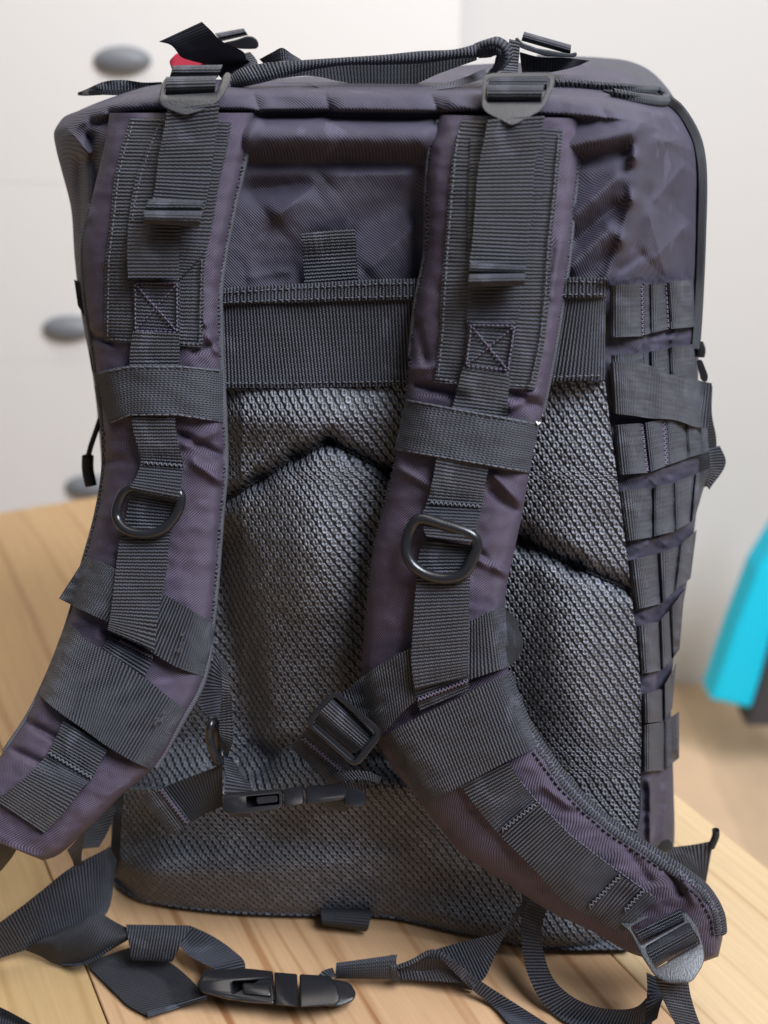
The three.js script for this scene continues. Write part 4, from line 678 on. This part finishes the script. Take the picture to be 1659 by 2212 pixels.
// straps lying over the top behind them
{
  const d = -0.06;
  plate(bag, 'red_pull_tab', M.red, [[365, 132], [380, 116], [388, 114], [404, 126], [446, 130], [448, 142], [440, 152], [372, 152]], { d: -0.085, thick: 0.006, bevel: 3, r: 6, label: 'red plastic tab peeping out behind the left buckle' });
  strip(bag, 'strap_tail', M.webDark, [R([343, 90], [436, 47], -0.045), R([366, 96], [452, 62], -0.047), R([390, 122], [478, 88], -0.055), R([412, 131], [520, 108], -0.065), R([450, 142], [534, 128], -0.085), R([470, 160], [552, 140], -0.10)], { thick: 0.0016, label: 'loose strap end sticking up at the top left' });
  strip(bag, 'compression_webbing', M.web, [R([452, 134], [540, 112], -0.095), R([462, 150], [552, 126], -0.092), R([480, 172], [560, 146], -0.085)], { thick: 0.0016 });
  roll(bag, 'webbing_wrap', M.web, [464, 72], [526, 61], [476, 90], [536, 76], -0.12, 0.012);
  plate(bag, 'compression_slider', M.plastic, [[482, 92], [510, 86], [532, 78], [546, 78], [558, 88], [559, 101], [552, 106], [520, 106], [492, 100]], { d: -0.115, thick: 0.008, bevel: 4, r: 9 });
  strip(bag, 'webbing_loop', M.web, [R([168, 200], [168, 206], -0.09), R([190, 191], [190, 207], -0.075), R([222, 177], [225, 205], -0.07), R([268, 173], [270, 203], -0.075), R([310, 178], [312, 199], -0.075), R([350, 177], [350, 202], -0.07)], { thick: 0.004, disp: (x, y) => 0.003 * N(x / 24, y / 20, 1), label: 'flattened webbing loop at the top left corner' });
  strip(bag, 'webbing_loop', M.webDark, [R([169, 199], [169, 206], -0.086), R([215, 195], [215, 205], -0.068), R([266, 193], [266, 206], -0.066), R([345, 190], [345, 201], -0.064)], { thick: 0.002 });
  // carry handle: a folded webbing arching from left to right
  const h = group(bag, 'carry_handle');
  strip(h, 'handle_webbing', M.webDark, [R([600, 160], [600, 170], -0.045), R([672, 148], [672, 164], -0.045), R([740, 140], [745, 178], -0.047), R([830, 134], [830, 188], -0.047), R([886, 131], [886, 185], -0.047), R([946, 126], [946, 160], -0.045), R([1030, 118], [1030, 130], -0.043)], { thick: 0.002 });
  strip(h, 'handle_webbing', M.web, [R([494, 166], [500, 192], -0.030), R([515, 150], [535, 186], -0.026), R([560, 138], [578, 176], -0.024), R([650, 130], [650, 156], -0.026), R([740, 124], [740, 142], -0.028), R([830, 118], [830, 140], -0.03), R([910, 110], [910, 137], -0.03), R([990, 105], [990, 127], -0.03), R([1030, 94], [1034, 124], -0.032), R([1058, 86], [1062, 124], -0.036)], { thick: 0.0025, bulge: 0.0022 });
  strip(h, 'handle_webbing', M.web, [R([1024, 94], [1034, 126], -0.034), R([1050, 85], [1058, 124], -0.028), R([1076, 79], [1072, 120], -0.027), R([1094, 88], [1070, 126], -0.029), R([1107, 106], [1068, 136], -0.032), R([1106, 126], [1062, 148], -0.034), R([1086, 152], [1048, 162], -0.036)], { thick: 0.003, bulge: 0.004 });
  cord(h, 'edge_binding', M.binding, [[1040, 98, -0.022], [1066, 92, -0.020], [1086, 100, -0.02], [1092, 118, -0.022], [1078, 140, -0.026], [1062, 158, -0.03]], 0.0018);
  strip(h, 'handle_loop', M.web, [R([560, 128], [572, 140], -0.07), R([590, 112], [596, 134], -0.06), R([609, 103], [612, 132], -0.055), R([630, 116], [632, 132], -0.06), R([650, 128], [652, 134], -0.07)], { thick: 0.002 });
  cloth(bag, 'top_flap', M.nylonGrey, [R([650, 178, -0.032], [700, 192, -0.03], [800, 196, -0.026], [900, 192, -0.028], [1000, 168, -0.036], [1050, 146, -0.05]), R([680, 186, -0.03], [720, 199, -0.026], [800, 204, -0.020], [900, 199, -0.022], [1000, 184, -0.032], [1050, 168, -0.048])], { thick: 0.002, disp: (x, y) => 0.002 * N(x / 30, y / 14, 6) });
  // right: slider seen on edge
  const s = group(bag, 'compression_slider');
  plate(s, 'buckle_frame', M.plasticMatt, [[1112, 84], [1118, 80], [1128, 92], [1160, 104], [1230, 116], [1246, 112], [1246, 122], [1236, 124], [1180, 122], [1136, 108], [1118, 100]], { d: -0.10, thick: 0.02, bevel: 3, r: 5 });
  roll(s, 'webbing_wrap', M.web, [1132, 68], [1234, 97], [1126, 88], [1232, 118], -0.098, 0.012);
  strip(bag, 'compression_webbing', M.webDark, [R([1122, 112], [1128, 160], -0.09), R([1160, 122], [1160, 160], -0.09), R([1215, 124], [1212, 152], -0.095), R([1274, 131], [1250, 142], -0.11)], { thick: 0.002 });
  strip(bag, 'compression_webbing', M.web, [R([1100, 84], [1124, 90], -0.08), R([1094, 136], [1120, 138], -0.075), R([1080, 160], [1118, 162], -0.07)], { thick: 0.002 });
}

// bottom right: big ladder lock and its strap
{
  const d0 = (x, y) => Math.max(lay(x, y, 0.012), highest([padR], x, y) || 0) + 0.006;
  const dd = (x, y) => 0.066 + (y - 2000) * 0.0002;
  const b = group(bag, 'ladder_lock');
  plate(b, 'buckle_frame', M.plasticMatt, [[1336, 1993, 6], [1453, 1936, 10], [1475, 1960], [1508, 2003], [1524, 2062, 14], [1518, 2086, 10], [1494, 2124, 16], [1440, 2124, 16], [1414, 2108, 12], [1386, 2066], [1360, 2013]], { holes: [[[1362, 2004], [1455, 1953], [1464, 1964], [1478, 1990], [1384, 2041]], [[1394, 2046], [1486, 1994], [1512, 2036], [1418, 2092], [1404, 2070]]], d: dd, thick: 0.005, bevel: 3.5, r: 8, hr: 5 });
  roll(b, 'webbing_wrap', M.web, [1362, 2000], [1462, 1950], [1386, 2034], [1480, 1990], [dd(1400, 1980) - 0.005, dd(1400, 2020) - 0.004], 0.006);
  roll(b, 'webbing_wrap', M.web, [1390, 2040], [1490, 1992], [1416, 2092], [1508, 2034], [dd(1400, 2016) - 0.003, dd(1400, 2064) - 0.003], 0.013);
  strip(bag, 'adjuster_strap', M.web, [R([1414, 2108], [1486, 2116], 0.082), R([1424, 2140], [1492, 2150], 0.084), R([1440, 2176], [1504, 2190], 0.086), R([1466, 2226], [1524, 2240], 0.088)], { thick: 0.0016 });
  strip(bag, 'adjuster_strap', M.web, [R([1396, 2100], [1420, 2112], 0.058), R([1398, 2130], [1428, 2140], 0.062), R([1396, 2165], [1436, 2150], 0.068), R([1392, 2205], [1428, 2168], 0.074), R([1370, 2236], [1420, 2200], 0.078)], { thick: 0.0016 });
  strip(bag, 'adjuster_strap', M.web, [R([1128, 1930], [1190, 1948], 0.03), R([1127, 1975], [1172, 1992], 0.036), R([1129, 2059], [1175, 2060], 0.046), R([1142, 2110], [1192, 2108], 0.052), R([1172, 2166], [1222, 2142], 0.058), R([1222, 2208], [1262, 2166], 0.062), R([1290, 2234], [1320, 2180], 0.065), R([1360, 2236], [1376, 2174], 0.067), R([1410, 2224], [1402, 2150], 0.068)], { thick: 0.0016 });
  strip(bag, 'side_wing_strap', M.web, [R([1440, 1832], [1450, 1880], -0.03), R([1460, 1829], [1482, 1880], -0.03), R([1500, 1824], [1512, 1900], -0.03), R([1541, 1816], [1524, 1912], -0.03)], { thick: 0.0018, label: 'webbing end sticking out at the lower right corner' });
  cord(bag, 'webbing_hem', M.lining, [[1546, 1792, -0.03], [1546, 1806, -0.03], [1536, 1830, -0.03]], 0.0022);
  plate(bag, 'side_tag', M.plasticMatt, [[1418, 1832], [1430, 1816], [1446, 1812], [1454, 1824], [1452, 1836], [1436, 1842]], { d: -0.02, thick: 0.002, bevel: 1.5, r: 5 });
  strip(bag, 'side_strap', M.webDark, [R([1378, 1690], [1384, 1692], 0.004), R([1366, 1760], [1382, 1770], 0.006), R([1356, 1800], [1372, 1810], 0.008)], { thick: 0.0016 });
  strip(bag, 'base_loop', M.webDark, [R([696, 1958], [798, 1966], -0.012), R([694, 1976], [800, 1984], lay(746, 1980, 0.016)), R([696, 1992], [796, 2004], lay(746, 1998, 0.012)), R([698, 2000], [790, 2013], lay(746, 2006, 0.004))], { thick: 0.003, label: 'short black webbing loop under the bag' });
}

// waist belt lying in front: left part, buckle, right part
{
  const T = (x, y, h) => lay(x, y, h);
  const wb = group(bag, 'waist_belt'); wb.userData.label = 'waist belt webbing lying on the table in front of the bag';
  strip(wb, 'belt_webbing', M.web, [R([234, 1824], [252, 1858], [T(234, 1824, 0.05), T(246, 1880, 0.03)]), R([228, 1834], [232, 1970], [T(228, 1834, 0.055), T(236, 1970, 0.022)]), R([150, 1876], [170, 2004], [T(150, 1876, 0.05), T(170, 2004, 0.022)]), R([80, 1932], [110, 2036], [T(80, 1932, 0.045), T(110, 2036, 0.016)]), R([10, 1985], [50, 2054], [T(10, 1985, 0.038), T(50, 2054, 0.010)]), R([-60, 2030], [-30, 2080], [T(-60, 2030, 0.03), T(-30, 2080, 0.006)])], { thick: 0.0018, disp: (x, y) => 0.0015 * N(x / 50, y / 50, 4) });
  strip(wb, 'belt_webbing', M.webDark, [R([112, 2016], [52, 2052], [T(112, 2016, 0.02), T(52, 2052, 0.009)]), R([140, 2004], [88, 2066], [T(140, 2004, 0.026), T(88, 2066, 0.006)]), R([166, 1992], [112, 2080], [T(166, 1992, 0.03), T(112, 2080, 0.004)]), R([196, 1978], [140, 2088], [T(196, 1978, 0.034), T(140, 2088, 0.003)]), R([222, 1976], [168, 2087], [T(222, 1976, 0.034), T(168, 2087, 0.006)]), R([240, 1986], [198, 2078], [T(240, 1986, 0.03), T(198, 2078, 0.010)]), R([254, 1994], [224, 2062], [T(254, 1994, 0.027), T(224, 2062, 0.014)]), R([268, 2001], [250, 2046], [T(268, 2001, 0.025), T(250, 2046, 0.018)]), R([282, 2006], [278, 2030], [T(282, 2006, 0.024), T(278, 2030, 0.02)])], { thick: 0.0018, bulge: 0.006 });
  strip(wb, 'belt_webbing', M.web, [R([128, 2084], [136, 2060], [T(128, 2084, 0.004), T(136, 2060, 0.006)]), R([176, 2086], [172, 2076], [T(176, 2086, 0.01), T(172, 2076, 0.009)]), R([220, 2066], [214, 2052], [T(220, 2066, 0.018), T(214, 2052, 0.016)]), R([262, 2022], [256, 2014], [T(262, 2022, 0.026), T(256, 2014, 0.025)])], { thick: 0.002 });
  roll(wb, 'belt_keeper', M.web, [272, 1997], [412, 1999], [284, 2074], [372, 2078], [T(340, 2000, 0.028), T(330, 2076, 0.014)], 0.006, { uv: 'turn' });
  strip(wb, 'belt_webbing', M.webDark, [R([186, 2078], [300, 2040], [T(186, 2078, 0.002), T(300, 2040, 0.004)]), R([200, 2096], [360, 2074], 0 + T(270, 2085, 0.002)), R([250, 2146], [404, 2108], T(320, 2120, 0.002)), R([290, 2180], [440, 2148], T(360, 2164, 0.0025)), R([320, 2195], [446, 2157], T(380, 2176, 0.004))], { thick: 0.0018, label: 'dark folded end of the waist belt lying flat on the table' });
  strip(wb, 'webbing_end_fold', M.web, [R([316, 2186], [446, 2148], T(380, 2168, 0.005)), R([320, 2197], [448, 2158], T(380, 2178, 0.003))], { thick: 0.003 });
  strip(wb, 'belt_webbing', M.web, [R([384, 2036], [412, 2000], [T(384, 2036, 0.018), T(412, 2000, 0.026)]), R([402, 2060], [452, 2018], [T(402, 2060, 0.016), T(452, 2018, 0.022)]), R([432, 2078], [500, 2050], [T(432, 2078, 0.016), T(500, 2050, 0.018)]), R([466, 2097], [530, 2084], [T(466, 2097, 0.014), T(530, 2084, 0.014)]), R([474, 2110], [528, 2104], [T(474, 2110, 0.01), T(528, 2104, 0.01)])], { thick: 0.0018 });
  const bz = (x, y) => T(x, y, 0.0) + 0.004;
  const bu = group(bag, 'waist_buckle');
  const bd = (h) => (x, y) => T(x, y, h + 0.004 * clamp((2150 - y) / 40, -0.5, 1));
  plate(bu, 'buckle_half', M.plastic, [[426, 2128, 10], [440, 2094, 10], [534, 2092], [590, 2098], [594, 2170, 6], [540, 2166], [494, 2160], [432, 2143, 10]], { holes: [[[502, 2121, 5], [584, 2116], [588, 2158, 5], [520, 2154], [504, 2142]]], d: bd(0.006), thick: 0.011, bevel: 6, r: 6 });
  plate(bu, 'buckle_inside', M.lining, [[498, 2114], [590, 2110], [594, 2164], [498, 2150]], { d: bd(0.003), thick: 0.003, bevel: 1 });
  plate(bu, 'buckle_prong', M.plastic, [[522, 2123, 8], [585, 2124, 6], [587, 2154, 6], [524, 2148, 8]], { d: bd(0.008), thick: 0.010, bevel: 6 });
  plate(bu, 'buckle_half', M.plastic, [[592, 2100], [642, 2104], [644, 2176], [596, 2170]], { d: bd(0.007), thick: 0.012, bevel: 4, r: 4 });
  plate(bu, 'buckle_half', M.plastic, [[647, 2104], [710, 2108, 8], [728, 2124, 8], [736, 2160, 10], [720, 2172], [647, 2176]], { d: bd(0.007), thick: 0.012, bevel: 5, r: 6 });
  plate(bu, 'buckle_loop', M.plastic, [[700, 2112], [756, 2122, 12], [770, 2146, 12], [764, 2162, 8], [738, 2173, 6], [704, 2174]], { d: bd(0.004), thick: 0.010, bevel: 6, r: 6 });
  strip(wb, 'belt_webbing', M.web, [R([684, 2112], [708, 2122], T(695, 2112, 0.02)), R([696, 2098], [716, 2112], T(705, 2102, 0.022)), R([718, 2090], [728, 2112], T(722, 2100, 0.02))], { thick: 0.003 });
  roll(wb, 'belt_keeper', M.elastic, [726, 2080], [856, 2062], [724, 2114], [858, 2116], [T(790, 2074, 0.022), T(790, 2116, 0.006)], 0.004);
  strip(wb, 'keeper_edge', M.elastic, [R([842, 2063], [858, 2062], T(850, 2062, 0.025)), R([844, 2090], [856, 2090], T(850, 2090, 0.022)), R([846, 2116], [868, 2122], T(856, 2118, 0.01))], { thick: 0.003 });
  strip(wb, 'belt_webbing', M.web, [R([842, 2092], [846, 2115], T(844, 2104, 0.012)), R([900, 2070], [915, 2118], [T(900, 2070, 0.02), T(915, 2118, 0.008)]), R([945, 2050], [985, 2122], [T(945, 2050, 0.026), T(985, 2122, 0.012)]), R([1000, 2034], [1040, 2120], [T(1000, 2034, 0.032), T(1040, 2120, 0.012)]), R([1040, 2024], [1070, 2062], [T(1040, 2024, 0.036), T(1070, 2062, 0.026)]), R([1084, 2010], [1092, 2018], T(1088, 2014, 0.04)), R([1110, 1975], [1118, 1984], T(1114, 1980, 0.05)), R([1132, 1944], [1140, 1950], T(1136, 1946, 0.055))], { thick: 0.0018 });
  cord(wb, 'belt_edge', M.web, [[846, 2094, T(846, 2094, 0.016)], [890, 2078, T(890, 2078, 0.022)], [932, 2056, T(932, 2056, 0.03)], [956, 2062, T(956, 2062, 0.03)], [990, 2090, T(990, 2090, 0.022)], [1022, 2128, T(1022, 2128, 0.012)]], 0.0014);
  strip(wb, 'belt_webbing', M.webDark, [R([850, 2104], [850, 2116], T(850, 2112, 0.006)), R([930, 2070], [925, 2119], [T(930, 2070, 0.026), T(925, 2119, 0.004)]), R([968, 2078], [975, 2128], [T(968, 2078, 0.024), T(975, 2128, 0.003)]), R([1015, 2118], [1022, 2140], [T(1015, 2118, 0.012), T(1022, 2140, 0.003)])], { thick: 0.0016 });
  strip(wb, 'belt_webbing', M.web, [R([962, 2062], [952, 2070], T(958, 2064, 0.03)), R([1000, 2090], [985, 2104], T(992, 2096, 0.022)), R([1040, 2120], [1024, 2142], T(1030, 2130, 0.012)), R([1105, 2162], [1068, 2176], T(1086, 2168, 0.006)), R([1180, 2210], [1102, 2214], T(1140, 2212, 0.003)), R([1240, 2250], [1150, 2256], T(1200, 2252, 0.002))], { thick: 0.0018 });
  strip(wb, 'strap_end', M.webDark, [R([-60, 2150], [-60, 2260], T(0, 2200, 0.004)), R([10, 2180], [0, 2260], T(0, 2200, 0.004)), R([72, 2214], [60, 2270], T(60, 2230, 0.003))], { thick: 0.002 });
  // straps between the left shoulder strap and the bag's base
  strip(wb, 'wing_strap', M.web, [R([208, 1738], [252, 1722], 0.01), R([190, 1770], [250, 1745], 0.014), R([182, 1800], [236, 1790], 0.02), R([172, 1834], [214, 1830], 0.03)], { thick: 0.0018 });
  strip(wb, 'wing_strap', M.webDark, [R([250, 1700], [270, 1696], 0.012), R([244, 1780], [262, 1784], 0.014), R([236, 1850], [258, 1852], 0.01), R([228, 1890], [246, 1894], 0.0)], { thick: 0.0018 });
  plate(bag, 'strap_buckle', M.plastic, [[-30, 1800], [22, 1816, 4], [36, 1836, 6], [26, 1852, 4], [4, 1880], [-30, 1900]], { d: 0.12, thick: 0.006, bevel: 3, label: 'corner of the buckle at the left strap end' });
  strip(sl, 'strap_webbing', M.web, [R([145, 1836], [186, 1792], 0.09), R([156, 1858], [176, 1850], 0.07), R([160, 1872], [180, 1868], 0.05)], { thick: 0.0018 });
}
renderer.render(scene, camera);
